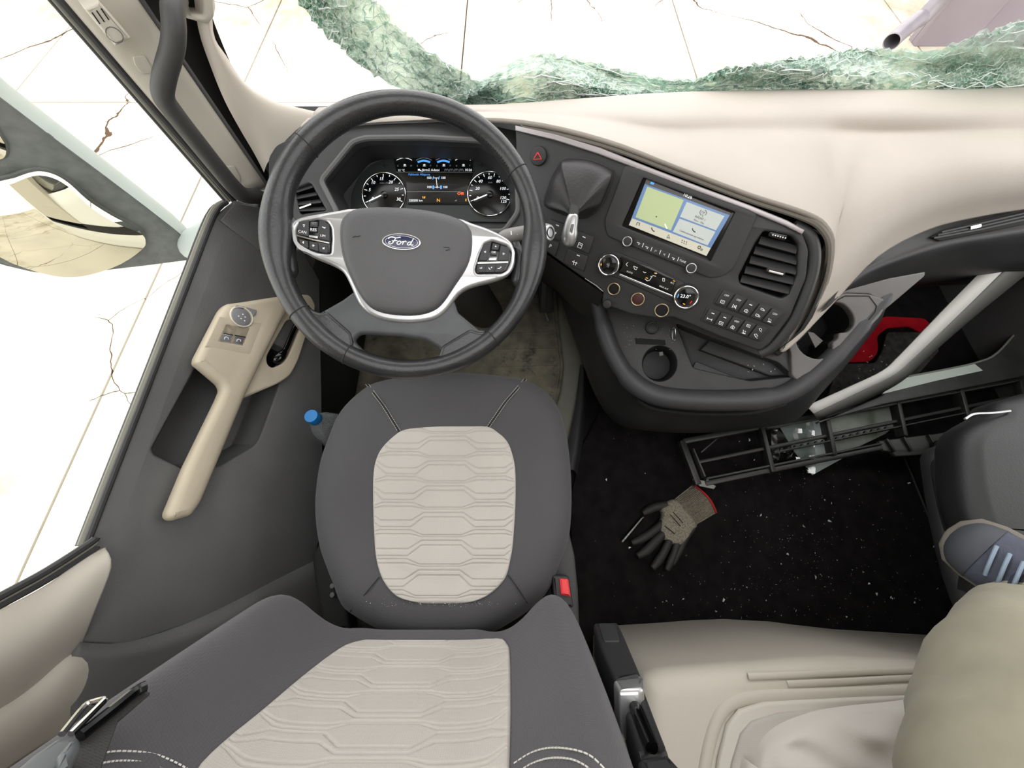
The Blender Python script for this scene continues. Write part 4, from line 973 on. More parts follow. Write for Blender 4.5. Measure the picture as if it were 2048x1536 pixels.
# thumb buttons
def b6(x, y): return (560 + .078125 * x, 420 + .078125 * y)
def b7(x, y): return (940 + .0716 * x, 460 + .0716 * y)
BH = .0085
def key(q, parent=whl): return plate('thumb_button', WF, q, BH, .006, MT['key'], parent, .0009)
k1 = key([b6(*p) for p in ((480, 300), (740, 270), (735, 680), (450, 620), (440, 560))])
strokes('symbol', WF, [[b6(585, 380), b6(640, 385)], [b6(600, 420), b6(625, 425)]], 2, MT['white'], k1, BH + .0003); text('symbol', WF, 'CAN', *b6(572, 560), 5.5, MT['white'], k1, (1, .2), BH + .0003)
k2 = key([b6(*p) for p in ((1000, 275), (1100, 270), (1250, 370), (1270, 500), (1270, 800), (985, 730))])
strokes('symbol', WF, [[b6(1080, 430), b6(1110, 445), b6(1150, 470)], [b6(1160, 440), b6(1140, 465)]], 1.8, MT['white'], k2, BH + .0003); text('symbol', WF, 'LIM', *b6(1095, 660), 5, MT['white'], k2, (1, .2), BH + .0003)
k3 = key([b6(*p) for p in ((770, 300), (970, 300), (960, 440), (765, 430))]); text('symbol', WF, 'SET', *b6(875, 340), 5, MT['dim'], k3, (1, .08), BH + .0003)
k4 = key([b6(*p) for p in ((775, 455), (960, 465), (955, 570), (760, 555))]); text('symbol', WF, 'RES', *b6(855, 505), 6, MT['white'], k4, (1, .08), BH + .0003)
plate('roller', WF, [b6(*p) for p in ((745, 640), (975, 665), (965, 730), (740, 690))], BH, .005, MT['silver'], whl, .0006)
strokes('divider', WF, [[b6(430, 650), b6(860, 765), b6(1260, 845)]], 3.4, MT['chrome'], whl, BH)
for q, L in ((((480, 740), (715, 790), (725, 980), (600, 935), (510, 850)), [[(570, 830), (610, 820)], [(600, 800), (600, 860)]]), (((745, 790), (965, 840), (985, 1060), (750, 990)), [[(825, 905), (885, 910)], [(850, 880), (850, 940)]]), (((1000, 850), (1220, 900), (1240, 1050), (1200, 1110), (1005, 1065)), [[(1090, 960), (1140, 1000)], [(1140, 955), (1095, 1000)]])):
    k_ = key([b6(*p) for p in q]); strokes('symbol', WF, [[b6(*p) for p in l] for l in L], 1.6, MT['white'], k_, BH + .0003)
k5 = key([b7(*p) for p in ((400, 370), (600, 340), (520, 700), (480, 850), (245, 845), (300, 650))]); strokes('symbol', WF, [[b7(395, 610), b7(445, 585), b7(440, 630), b7(395, 610)]], 1.4, MT['white'], k5, BH + .0003)
k6 = key([b7(*p) for p in ((860, 420), (1050, 480), (1110, 560), (1080, 850), (780, 850))]); strokes('symbol', WF, [[b7(920, 640), b7(970, 665), b7(925, 690), b7(920, 640)]], 1.4, MT['white'], k6, BH + .0003)
k7 = key([b7(*p) for p in ((640, 360), (830, 410), (790, 560), (600, 545))]); strokes('symbol', WF, [[b7(700, 465), b7(720, 435), b7(740, 468), b7(700, 465)]], 1.2, MT['white'], k7, BH + .0003)
k8 = key([b7(*p) for p in ((585, 575), (765, 590), (740, 710), (560, 690))]); text('symbol', WF, 'OK', *b7(665, 620), 4.6, MT['white'], k8, (1, .08), BH + .0003)
plate('roller', WF, [b7(*p) for p in ((545, 770), (755, 760), (735, 850), (515, 845))], BH, .005, MT['silver'], whl, .0006)
strokes('divider', WF, [[b7(215, 915), b7(640, 905), b7(1060, 890)]], 4, MT['chrome'], whl, BH)
for q, L in ((((205, 960), (430, 955), (400, 1180), (260, 1180), (180, 1100)), [[(275, 1050), (290, 1080)], [(330, 1040), (320, 1080)]]), (((450, 955), (715, 950), (670, 1180), (420, 1180)), [[(520, 1050), (545, 1090), (570, 1100)], [(590, 1060), (615, 1030)]]), (((735, 950), (1020, 945), (950, 1100), (860, 1165), (690, 1175)), [[(770, 1080), (820, 1070), (840, 1085)], [(835, 1050), (875, 1030)]])):
    k_ = key([b7(*p) for p in q]); strokes('symbol', WF, [[b7(*p) for p in l] for l in L], 1.6, MT['white'], k_, BH + .0003)
# ================================================================== centre console tray
K = fr3(pz(1320, 725, .43), pz(1500, 800, .44), pz(1670, 640, .54))
con = thing('centre_console', 'charcoal centre console tray with rounded rim, cup holders and pocket', 'console', (.45, .4, 0))
MT['console'] = M('console_plastic', (52, 52, 53), .55, bump=(600, .3), var=(14, .15), dust=((116, 110, 100), 60, .64))
MT['conrim'] = M('console_rim', (58, 58, 60), .5, bump=(700, .25), var=(10, .1))
MT['congrey'] = M('console_grey', (104, 102, 101), .55, bump=(600, .25), var=(14, .1), dust=((140, 124, 110), 50, .68))
cup = circ(1319.5, 727, 35, 36)
pocket2 = fillet([(1352, 646), (1420, 673), (1522, 713), (1556, 724), (1589, 753), (1500, 762), (1386, 736)], 6)
top_out = [(1196, 590), (1206, 640), (1222, 698), (1262, 762), (1330, 795), (1450, 800), (1560, 788), (1600, 765), (1598, 690), (1552, 680), (1500, 660), (1440, 640), (1352, 600), (1262, 570)]
plate('tray', K, top_out, 0, .012, MT['console'], con, .002, holes=[cup, pocket2])
recess('cup_holder', K, cup, -.002, .075, MT['black'], con, .9)
recess('pocket', K, pocket2, -.002, .04, MT['console'], con, .93)
plate('pocket_ledge', K, [(1400, 700), (1540, 752), (1586, 752), (1556, 728), (1420, 680)], -.028, .02, MT['console'], con, .004)
plate('shallow_tray', K, fillet([(1385, 735), (1400, 760), (1490, 762), (1392, 722)], 4), -.006, .01, MT['console'], con, .002)
plate('cup_tab', K, [(1318, 704), (1326, 703), (1327, 711), (1319, 712)], -.02, .01, MT['congrey'], con, .001)
rim_px = [(1186, 560), (1194, 600), (1206, 650), (1224, 702), (1256, 754), (1296, 784), (1350, 797), (1450, 801), (1550, 794), (1612, 762), (1672, 708), (1722, 652), (1760, 608), (1788, 580)]
tube('rim', cr([K.P(x, y, .0) for x, y in rim_px], 5), [.014] * 5 + [.017] * 5 + [.020] * 10 + [.023] * 20 + [.020] * 6 + [.018] * 5 + [.016] * 5 + [.013] * 5 + [.012, .010, .008, .006, .004], MT['conrim'], con, 16, nrm=K.N)
right_out = fillet([(1575, 686), (1600, 640), (1640, 600), (1690, 586), (1738, 588), (1775, 600), (1762, 632), (1700, 694), (1640, 742), (1600, 764), (1584, 752), (1582, 706)], 6)
twin = [c3(*p) for p in ((1740, 1060), (1800, 1035), (1870, 1050), (1920, 1110), (1925, 1170), (1890, 1210), (1840, 1218), (1830, 1250), (1800, 1275), (1800, 1310), (1770, 1350), (1720, 1370), (1650, 1350), (1600, 1300), (1590, 1240), (1615, 1190), (1660, 1180), (1690, 1165), (1715, 1120))]
plate('cup_holder_plate', K, right_out, .012, .02, MT['congrey'], con, .003, holes=[cr(twin, 3, True)])
recess('twin_cup_holder', K, [tuple(p) for p in cr(twin, 3, True)], .009, .09, MT['void'], con, .93)
plate('cup_flap', K, [c3(*p) for p in ((1650, 1205), (1690, 1215), (1745, 1262), (1700, 1305))], -.012, .004, MT['congrey'], con, .001)
strokes('plate_seam', K, [[(1660, 608), (1690, 592), (1738, 592), (1753, 612), (1750, 624), (1700, 686), (1640, 734), (1600, 757)]], 2.2, MT['void'], con, .0128)
plate('ledge', K, fillet([(1640, 602), (1700, 578), (1780, 556), (1852, 543), (1850, 552), (1796, 598), (1772, 618), (1740, 588), (1690, 586)], 3), .008, .016, MT['congrey'], con, .003)
# closed side below the rim
low_px = [(1122, 590), (1140, 650), (1165, 720), (1192, 790), (1232, 845), (1300, 862), (1400, 866), (1500, 858), (1590, 840), (1640, 790), (1700, 722), (1760, 645)]
rim2 = [(1190, 575), (1200, 630), (1214, 676), (1240, 732), (1280, 774), (1340, 796), (1440, 801), (1540, 796), (1604, 770), (1672, 708), (1724, 650), (1784, 585)]
rows = [[K.P(x, y, -.012) for x, y in rim2], [K.P(x, y, -.03) * .75 + pz(*q, .2) * .25 for (x, y), q in zip(rim2, low_px)],
        [pz(x, y, .18) for x, y in low_px], [pz(x, y, .0) + Vector((.0, .03, 0)) for x, y in low_px]]
sheet('side_panel', rows, MT['black'], con, 4, 4)
tube('rim_groove', cr([pz(x, y, .36) for x, y in ((1275, 800), (1310, 818), (1400, 828), (1500, 826), (1570, 808))], 4), .006, MT['void'], con, 8)
ucap = disc('socket_cap', K, 1304.6, 655, 13, .01, .012, MT['black'], con, bevel=.3)
ring('cap_ring', K, 1304.6, 655, 11, 2.5, .01, MT['conrim'], ucap)
plate('card_slot', K, [(1270, 676), (1330, 680), (1332, 690), (1272, 688)], .002, .004, MT['void'], con, .0008)
# paper clip
pc = tube('paper_clip', cr([K.P(x, y, .004) for x, y in ((1346, 661), (1345, 676), (1348, 680), (1351.5, 677), (1351, 659), (1347.5, 655.5), (1344, 659), (1343.5, 674))], 4), .0009, MT['chrome'], None, 6, label='small bent wire paper clip lying on the console tray', cat='paper clip')

# ================================================================== floor coverings
ZF = Fr((0, 0, 0), (0, 0, 1), (1, 0, 0))
cm_out = [(1165, 890), (1215, 790), (1640, 770), (1775, 840), (1812, 925), (1880, 1092), (1952, 1275), (1990, 1360), (1280, 1380), (1150, 1260), (1140, 1000)]
cm = plate('floor_carpet', ZF, cm_out, .012, .011, MT['carpet'], None, .003, label='black floor carpet strewn with glass crumbs beside the driver seat', cat='carpet')
eb = tube('carpet_binding', cr([ZF.P(x, y, .010) for x, y in ((1790, 880), (1812, 925), (1880, 1092), (1952, 1275), (1975, 1330))], 4), .004, M('binding_dark', (46, 45, 44), .9), cm, 8)
dm = thing('rubber_floor_mat', 'dirty olive grey rubber mat in the driver footwell', 'floor mat', ZF.P(1000, 700))
plate('mat', ZF, [(880, 540), (1112, 552), (1120, 640), (1128, 735), (1118, 800), (1090, 880), (800, 880), (600, 760), (600, 560)], .012, .011, MT['mat'], dm, .003)
lipL = [(1116, 572), (1120, 640), (1127, 700), (1130, 738), (1122, 790), (1108, 830), (1090, 900)]
lipR = [(1130, 578), (1146, 640), (1160, 690), (1167, 722), (1158, 790), (1146, 850), (1126, 930)]
rows = [[pz(x - 4, y, .013) for x, y in lipL], [pz(x, y, .03) for x, y in lipL], [pz((a[0] + b[0]) / 2, (a[1] + b[1]) / 2, .034) for a, b in zip(lipL, lipR)], [pz(x, y, .03) for x, y in lipR], [pz(x + 3, y, .0) for x, y in lipR]]
sheet('mat_lip', rows, MT['matlip'], dm, 4, 4)
for k, (a, b) in enumerate((((985, 700), (1110, 698)), ((960, 735), (1116, 732)), ((1000, 668), (1105, 664)))):
    tube('mat_rib', [pz(*a, .0125), pz(*b, .0125)], .003, MT['mat'], dm, 8, flat=.5, nrm=(0, 0, 1))
tube('mat_rib', cr([pz(x - 12, y, .0125) for x, y in lipL[:6]], 3), .004, MT['mat'], dm, 8, flat=.6, nrm=(0, 0, 1))
sheet('tunnel_edge', [[pz(x, y, .05) for x, y in ((1160, 728), (1152, 800), (1140, 870), (1126, 940))], [pz(x, y, .06) for x, y in ((1168, 742), (1166, 800), (1158, 870), (1146, 940))], [pz(x, y, .012) for x, y in ((1172, 760), (1172, 810), (1166, 880), (1154, 950))]], MT['black'], dm, 3, 3)
pdl = thing('accelerator_pedal', 'dark accelerator pedal with a metal pin at the end of the rubber mat', 'pedal', pz(1085, 590, 0))
put('pad', box_mesh(pz(1092, 588, .09), (.05, .012, .13), (1, .1, 0), (0, .7, -.7), bevel=.004), MT['black'], pdl)
put('arm', box_mesh(pz(1088, 572, .16), (.02, .02, .14), (1, 0, 0), (0, .7, -.7), bevel=.003), MT['black'], pdl)
tube('pin', [pz(1089, 620, .03), pz(1097, 642, .02)], .004, MT['silver'], pdl, 8)
# red mat and dusty strip in the passenger footwell
rm_px = [(1690, 724), (1742, 722), (1756, 706), (1757, 690), (1754, 672), (1776, 655), (1822, 652), (1850, 668), (1872, 660), (1850, 636), (1770, 632), (1720, 660)]
rm = plate('red_mat', ZF, fillet(rm_px, 8), .014, .01, M('red_felt', (180, 24, 36), .95, spec=.1, bump=(500, .5), var=(20, .15)), None, .003, label='bright red felt mat in the passenger footwell', cat='mat')
ds_px = [(1680, 728), (1750, 726), (1764, 704), (1775, 664), (1845, 664), (1880, 700), (1800, 790), (1640, 830)]
plate('dusty_mat', ZF, fillet(ds_px, 6), .02, .008, M('dusty_black_mat', (58, 57, 54), .95, var=(60, .5), bump=(300, .8)), None, .002, label='dusty dark grey mat lying over the red mat in the passenger footwell', cat='mat')

# ================================================================== driver seat
seat = thing('driver_seat', 'charcoal driver seat with pale hexagon-quilted inserts', 'seat', (-.13, .05, 0))
def cs(x, y): return (560 + .3647 * x, 720 + .3647 * y)
sil_c = [(735, 771), (764, 760), (815, 751), (888, 744), (961, 746), (1034, 755), (1070, 767), (1100, 789), (1122, 826), (1136, 884), (1143, 957), (1143, 1030), (1136, 1085), (1118, 1132), (1100, 1176), (1070, 1212), (1016, 1249), (961, 1275), (888, 1282), (815, 1278), (760, 1262), (706, 1232), (680, 1209), (664, 1168), (650, 1132), (637, 1092), (629, 1030), (631, 975), (640, 920), (655, 877), (673, 833), (699, 800)]
ZS = .425
S0 = [pz(x, y, ZS).to_2d() for x, y in sil_c]
C0 = pz(890, 1010, ZS).to_2d()
S0s = [p.to_2d() for p in cr([Vector((p.x, p.y, 0)) for p in S0], 3, True)]
polar = sorted([(math.atan2((p - C0).y, (p - C0).x), (p - C0).length) for p in S0s])
def Rof(a):
    n = len(polar)
    for i in range(n):
        a0, r0 = polar[i]; a1, r1 = polar[(i + 1) % n]
        if i == n - 1:
            a1 += 2 * math.pi
            if a < a0: a += 2 * math.pi
        if a0 <= a <= a1: return r0 + (r1 - r0) * (a - a0) / max(a1 - a0, 1e-9)
    return polar[0][1]
ctl = [(0, .443), (.3, .444), (.55, .449), (.72, .457), (.84, .458), (.92, .450), (.97, .438), (1.0, .42)]
def zs(s):
    for (a, za), (b, zb) in zip(ctl, ctl[1:]):
        if s <= b:
            t = (s - a) / (b - a); t = t * t * (3 - 2 * t) if b < .9 else t
            return za + (zb - za) * t
    return .42
def zcush(x, y):
    v = Vector((x, y)) - C0; return zs(min(1, v.length / Rof(math.atan2(v.y, v.x))))
rows = []
for s in (.001, .12, .25, .4, .52, .62, .7, .77, .83, .88, .92, .95, .975, .99, 1.0):
    rows.append([Vector((*(C0 + (p - C0) * s), zs(s))) for p in S0s])
for s, z in ((1.003, .405), (1.0, .385), (.985, .365), (.95, .35), (.85, .34)):
    rows.append([Vector((*(C0 + (p - C0) * s), z)) for p in S0s])
cush = put('cushion', fixn(grid_mesh(rows, True)), MT['leatherette'], seat, angle=70)
HEXL = ((.0233, .0096), (.0154, -.0017), (-.0154, -.0069), (-.0185, -.0137))
def hexh(x, y, p=.048, P=.1715):
    xm = abs((x + P / 2) % P - P / 2)
    t = min(1, max(0, (xm - .036) / .022))
    h = 0
    for c, s in HEXL:
        yl = c + (s - c) * t
        d = (y - yl + p / 2) % p - p / 2
        h += math.exp(-(d / .0011) ** 2)
    return -.0022 * min(h, 1)
def rows_from_outline(poly, n, y_pad=.0):
    """left/right limits of a closed outline for rows of constant second coordinate"""
    ys_ = [p[1] for p in poly]; lo, hi = min(ys_), max(ys_); out = []
    for i in range(n + 1):
        t = i / n; t = .5 - .5 * math.cos(math.pi * (t * .94 + .03)) if False else t
        y = lo + (hi - lo) * (.0008 + .9984 * t); xs_ = []
        for (x0, y0), (x1, y1) in zip(poly, poly[1:] + poly[:1]):
            if (y0 <= y < y1) or (y1 <= y < y0): xs_.append(x0 + (x1 - x0) * (y - y0) / (y1 - y0))
        out.append((y, min(xs_), max(xs_)))
    return out
ins_px = [(808, 860), (852, 855), (906, 852), (972, 853), (998, 866), (1016, 884), (1027, 913), (1032, 946), (1032, 1012), (1027, 1085), (1021, 1121), (1012, 1154), (990, 1180), (961, 1198), (925, 1205), (870, 1207), (823, 1201), (793, 1190), (768, 1161), (753, 1121), (747, 1066), (745, 993), (746, 946), (752, 917), (764, 895), (786, 873)]
ip = [tuple(p.to_2d()) for p in cr([pz(x, y, .45) for x, y in ins_px], 4, True)]
NX = 150; rows = []
cxm = sum(p[0] for p in ip) / len(ip)
R_ = rows_from_outline(ip, 420)
for i, (y, a, b) in enumerate(R_):
    r_ = []
    for j in range(NX + 1):
        x = a + (b - a) * j / NX
        e = min(x - a, b - x, (y - R_[0][0]) * 1.0, (R_[-1][0] - y) * 1.0)
        edge = min(1, max(0, e / .006)); edge = math.sqrt(max(0, 1 - (1 - edge) ** 2))
        r_.append(Vector((x, y, zcush(x, y) - .002 + .0065 * edge + hexh(x - cxm + .002, y + .004) * (e > .004))))
    rows.append(r_)
put('cushion_insert', grid_mesh(rows), MT['insert'], seat, angle=None, label='pale grey quilted cushion insert')
def on_cush(x, y, up=.001):
    p = pz(x, y, .455)
    for _ in range(3): p = pz(x, y, zcush(p.x, p.y))
    return p + Vector((0, 0, up))
def dashes(path, n, rad, gap=.35):
    P = cr(path, 8); L = [0]
    for a, b in zip(P, P[1:]): L.append(L[-1] + (b - a).length)
    def at_(d):
        for i in range(len(P) - 1):
            if L[i + 1] >= d: return P[i].lerp(P[i + 1], (d - L[i]) / max(1e-9, L[i + 1] - L[i]))
        return P[-1]
    return [tube_mesh([at_(L[-1] * k / n), at_(L[-1] * (k + 1 - gap) / n)], rad, 5) for k in range(n)]
ms = []
for a, b, m_ in ((cs(480, 135), cs(655, 392), cs(575, 262)), (cs(1345, 108), cs(1140, 372), cs(1235, 235))):
    for off in (-9, 9):
        pth = [on_cush(p[0] + off * .36, p[1], .0026) for p in (a, (a[0] * .5 + m_[0] * .5, a[1] * .5 + m_[1] * .5), m_, (m_[0] * .5 + b[0] * .5, m_[1] * .5 + b[1] * .5), b)]
        ms += dashes(pth, 34, .00045)
    for off in (-2.5, 2.5):
        tube('seam', cr([on_cush(p[0] + off * .36, p[1], .0014) for p in (a, (a[0] * .5 + m_[0] * .5, a[1] * .5 + m_[1] * .5), m_, (m_[0] * .5 + b[0] * .5, m_[1] * .5 + b[1] * .5), b)], 4), .0011, MT['seam'], cush, 6)
put('stitching', join(ms), MT['thread'], cush, kind='stuff')
for pth in ([cs(545, 1190), cs(470, 1280), cs(385, 1380)], [cs(1250, 1178), cs(1310, 1260), cs(1357, 1332)]):
    tube('seam', cr([on_cush(*p, .0012) for p in pth], 4), .001, MT['seam'], cush, 6)
tube('piping', [Vector((*(C0 + (p - C0) * 1.004), .402)) for p in S0s], .0012, MT['seam'], cush, 6, closed=True)

# ---- backrest
XC = -.148
def yb(z): return -.118 - .3 * (z - .5)
def back_pt(u, z, out=0.0):
    """u -1..1 across, z up"""
    w = .278 + .01 * math.sin((z - .45) * 6)
    k = abs(u); x = XC + w * (math.copysign(min(1, k) ** .92, u))
    sg = (.23 if u < 0 else .19) if k < .72 else .2
    bol = .072 * math.exp(-((k - .72) / sg) ** 2)
    wrap = -.16 * max(0, (k - .80) / .2) ** 2.2
    q_ = min(1, max(0, (k - .3) / .3)); zt = .49 + .07 * q_; low = min(1, max(0, (zt - z) / (zt - .435))); f = math.sqrt(max(0, 1 - low * low))
    y = yb(z) + bol * f + wrap - .075 * (1 - f)
    return Vector((x, y + out, z))
us = [-1.0, -.985, -.96, -.92, -.87, -.8, -.72, -.64, -.56, -.48, -.4, -.3, -.2, -.1, 0, .1, .2, .3, .4, .48, .56, .64, .72, .8, .87, .92, .96, .985, 1.0]
zz_ = [.4355, .437, .442, .45, .46, .475, .495, .52, .545, .57, .62, .68, .75, .83, .92, 1.0]
rows = []
for z in zz_:
    rows.append([back_pt(u, z + (.0 if z > .55 else -.035 * math.exp(-((abs(u) - .7) / .2) ** 2) * 0)) for u in us])
back_shell = [[p + Vector((0, -.12, 0)) if False else p for p in r] for r in rows]
rows = [[Vector((r[0].x + .03, -.40 - .3 * (r[0].z - .5), r[0].z)), r[0] + Vector((0, -.08, 0))] + r + [r[-1] + Vector((0, -.08, 0)), Vector((r[-1].x - .03, -.40 - .3 * (r[-1].z - .5), r[-1].z))] for r in rows]
bk = sheet('backrest', rows, MT['fabric'], seat, 3, 4)
box('backrest_core', (XC - .24, -.40, .42), (XC + .24, -.25, 1.0), MT['black'], seat, bevel=.03)
# insert
def bz(x, y):
    """where a pixel meets the backrest's middle plane"""
    r = ray(x, y); n = Vector((0, 1, .3)); t = (Vector((0, -.135, .5)) - CAM).dot(n) / r.dot(n); return CAM + r * t
bi_px = [(700, 1292), (760, 1283), (850, 1287), (940, 1285), (1000, 1282), (1016, 1290), (1021, 1310), (1023, 1400), (1022, 1480), (1020, 1560), (1016, 1700), (340, 1700), (380, 1560), (440, 1495), (520, 1425), (600, 1360), (660, 1312)]
def bfront(x, y, out=.0015):
    """where a pixel meets the modelled backrest (marching along the ray)"""
    r = ray(x, y); t = .25
    while t < 1.1:
        p = CAM + r * t
        if p.z < 1.0:
            u = (p.x - XC) / (.278 + .01 * math.sin((p.z - .45) * 6)); u = max(-1, min(1, u)); u = math.copysign(abs(u) ** (1 / .92), u)
            if p.y < back_pt(u, p.z).y: break
        t += .002
    return p + Vector((0, out, out * .5))
bip = [(p.x, p.z) for p in (bfront(x, y, 0) for x, y in bi_px)]
bip = [(p.x, p.y) for p in cr([Vector((a, b, 0)) for a, b in bip[:]], 3, True)]
R_ = rows_from_outline(bip, 420); rows = []
for z, a, b in R_:
    r_ = []
    for j in range(NX + 1):
        x = a + (b - a) * j / NX
        e = min(x - a, b - x, z - R_[0][0])
        edge = min(1, max(0, e / .007)); edge = math.sqrt(max(0, 1 - (1 - edge) ** 2))
        u = (x - XC) / (.278 + .01 * math.sin((z - .45) * 6)); u = max(-1, min(1, u)); u = math.copysign(abs(u) ** (1 / .92), u)
        p = back_pt(u, z); h = -.003 + .0085 * edge + hexh(x + .135, z * 1.04) * (e > .004)
        r_.append(p + Vector((0, .957, .287)) * h)
    rows.append(r_)
me = grid_mesh(rows); me.flip_normals()
put('backrest_insert', me, MT['insert'], seat, angle=None, label='pale grey quilted backrest insert')
ms = []
for pth in ([(160, 1528), (205, 1510), (255, 1506), (310, 1512), (355, 1530), (380, 1545)], [(170, 1545), (205, 1530), (255, 1525), (305, 1532), (335, 1548)],
            [(1028, 1530), (1060, 1510), (1095, 1500), (1140, 1502), (1180, 1515), (1212, 1545)], [(1040, 1545), (1065, 1530), (1100, 1520), (1140, 1522), (1170, 1535), (1185, 1550)]):
    ms += dashes([bfront(*p) for p in pth], 22, .00075, .3)
put('stitching', join(ms), MT['thread'], bk, kind='stuff')
# side armrest / adjuster on the right of the backrest
AR = Fr(bz(1240, 1300) + Vector((0, .02, 0)), (0, .957, .287), (1, 0, 0))
ar = plate('armrest', AR, fillet([(1186, 1244), (1236, 1243), (1248, 1268), (1284, 1352), (1230, 1360), (1200, 1290)], 5), .03, .05, MT['black'], seat, .006, label='folded black armrest')
plate('pad_inlay', AR, fillet([(1196, 1246), (1230, 1246), (1240, 1282), (1208, 1282)], 4), .032, .004, MT['console'], ar, .001)
plate('silver_band', AR, fillet([(1226, 1358), (1286, 1350), (1288, 1376), (1278, 1380), (1238, 1382)], 4), .036, .05, MT['silver'], ar, .005, label='silver band round the armrest')
plate('rail', AR, fillet([(1240, 1382), (1288, 1376), (1338, 1505), (1278, 1515)], 5), .016, .04, MT['black'], ar, .006)
tube('rail_rib', cr([AR.P(x, y, .02) for x, y in ((1258, 1385), (1280, 1440), (1304, 1496))], 4), .006, MT['gloss'], ar, 10)
tube('rail_rib', cr([AR.P(x, y, .02) for x, y in ((1276, 1382), (1300, 1440), (1322, 1496))], 4), .004, MT['black'], ar, 10)
plate('end_block', AR, fillet([(1274, 1512), (1336, 1502), (1362, 1530), (1390, 1620), (1290, 1630)], 6), .022, .05, MT['black'], ar, .008)
# seat pedestal and sides
ped = thing('seat_pedestal', 'black pedestal with bellows under the driver seat', 'seat base', (-.13, .05, 0))
box('foot_plate', (-.34, -.16, 0), (.09, .26, .03), MT['black'], ped, bevel=.008)
for k in range(4): box('bellows_fold', (-.32 + .012 * (k % 2), -.14, .03 + k * .075), (.07 - .012 * (k % 2), .22, .105 + k * .075), MT['void'], ped, bevel=.02)
S4 = Fr((0, 0, .39), (0, 0, 1), (1, 0, 0))
plate('seat_side_cover', S4, fillet([(1118, 1040), (1136, 1050), (1150, 1110), (1157, 1180), (1160, 1260), (1130, 1262), (1090, 1200), (1100, 1120)], 6), .0, .10, MT['console'], seat, .008)
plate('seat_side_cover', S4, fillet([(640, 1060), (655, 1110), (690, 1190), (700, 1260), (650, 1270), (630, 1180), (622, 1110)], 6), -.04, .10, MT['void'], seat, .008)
for y in (1172, 1190): disc('adjuster_button', S4, 664, y, 5, -.03, .01, MT['panel'], seat)
bu = thing('seat_belt_buckle', 'black belt buckle with red release button at the right of the cushion', 'seat belt buckle', S4.P(1128, 1190))
plate('body', S4, fillet([(1104, 1150), (1138, 1152), (1148, 1215), (1110, 1220)], 4), .045, .08, MT['black'], bu, .005)
plate('release_button', S4, fillet([(1119, 1157), (1137, 1158), (1142, 1194), (1122, 1190)], 3), .05, .012, M('red_plastic', (222, 48, 54), .4), bu, .003, label='red release button')
# belt and height hardware at the lower left
sb = thing('seat_belt', 'black webbing seat belt with chrome loop at the left of the backrest', 'seat belt', bz(120, 1500))
SBF = Fr(bfront(250, 1440) + Vector((-.01, .03, .02)), (.25, .9, .5), (1, 0, 0))
MT['web'] = M('belt_webbing', (52, 51, 50), .7, weave=(700, .5))
plate('webbing', SBF, [(300, 1385), (276, 1372), (185, 1452), (120, 1520), (60, 1600), (120, 1640), (200, 1540), (236, 1440)], .0, .003, MT['web'], sb, .0005)
tube('edge_rod', cr([SBF.P(x, y, .006) for x, y in ((292, 1372), (270, 1384), (228, 1418), (160, 1472))], 4), .0045, MT['gloss'], sb, 8)
tube('wire_loop', cr([SBF.P(x, y, .01) for x, y in ((124, 1468), (168, 1414), (186, 1405), (208, 1400), (196, 1414), (142, 1468))], 4), .0025, MT['chrome'], sb, 8)
plate('tongue', SBF, fillet([(30, 1536), (70, 1502), (118, 1470), (158, 1468), (162, 1482), (120, 1540), (90, 1600), (-20, 1600)], 6), .02, .016, M('tongue_grey', (92, 96, 98), .45), sb, .005)
plate('tongue_cover', SBF, fillet([(112, 1510), (140, 1478), (160, 1472), (162, 1490), (130, 1540), (118, 1545)], 5), .03, .012, M('tongue_grey2', (84, 88, 90), .4), sb, .004)
# ================================================================== bunk
bunk = thing('bunk', 'cream moulded bunk base behind the seats', 'bunk', (.9, -.6, 0))
BZ = Fr((0, 0, .45), (0, 0, 1), (1, 0, 0))
fpx = [(1286, 1376), (1298, 1352), (1330, 1342), (1380, 1338), (1500, 1330), (1600, 1322), (1700, 1318), (1850, 1326), (1920, 1336), (2060, 1352)]
out = [BZ.at(x, y) for x, y in fpx] + [(1.58, -.22), (1.58, -1.22), (.19, -1.22), (.18, -.5)]
MT['bunk'] = M('bunk_moulding', (186, 180, 168), .55, bump=(600, .15), var=(5, .04))
put('base', prism_mesh(BZ.mat(), [out], 0, .44, .03, 4), MT['bunk'], bunk)
def ridge(pts, r, m='bunk', h=.0, flat=.5, name='ridge'):
    return tube(name, cr([BZ.P(x, y, h) for x, y in pts], 5), r, MT[m], bunk, 12, flat=flat, nrm=(0, 0, 1))
ridge([(1496, 1353), (1600, 1349), (1720, 1344), (1840, 1340)], .005); ridge([(1574, 1368), (1680, 1364), (1780, 1358), (1872, 1354)], .005)
ridge([(1400, 1600), (1416, 1500), (1436, 1438), (1462, 1408), (1510, 1395), (1600, 1391), (1760, 1385), (1920, 1376)], .009)
MT['bunklid'] = M('bunk_lid', (196, 190, 180), .6, bump=(500, .2))
lid = [BZ.at(x, y, .008) for x, y in ((1425, 1620), (1438, 1520), (1456, 1450), (1480, 1420), (1530, 1405), (1700, 1396), (1920, 1388))] + [(1.5, -.26), (1.5, -1.2), (.3, -1.2)]
put('lid', prism_mesh(BZ.mat(), [lid], .008, .01, .005, 3), MT['bunklid'], bunk)
lid2 = [BZ.at(x, y, .014) for x, y in ((1452, 1620), (1466, 1530), (1484, 1470), (1506, 1445), (1560, 1428), (1700, 1416), (1920, 1406))] + [(1.46, -.3), (1.46, -1.16), (.34, -1.16)]
put('lid_inlay', prism_mesh(BZ.mat(), [lid2], .013, .01, .004, 3), MT['insert'], bunk)
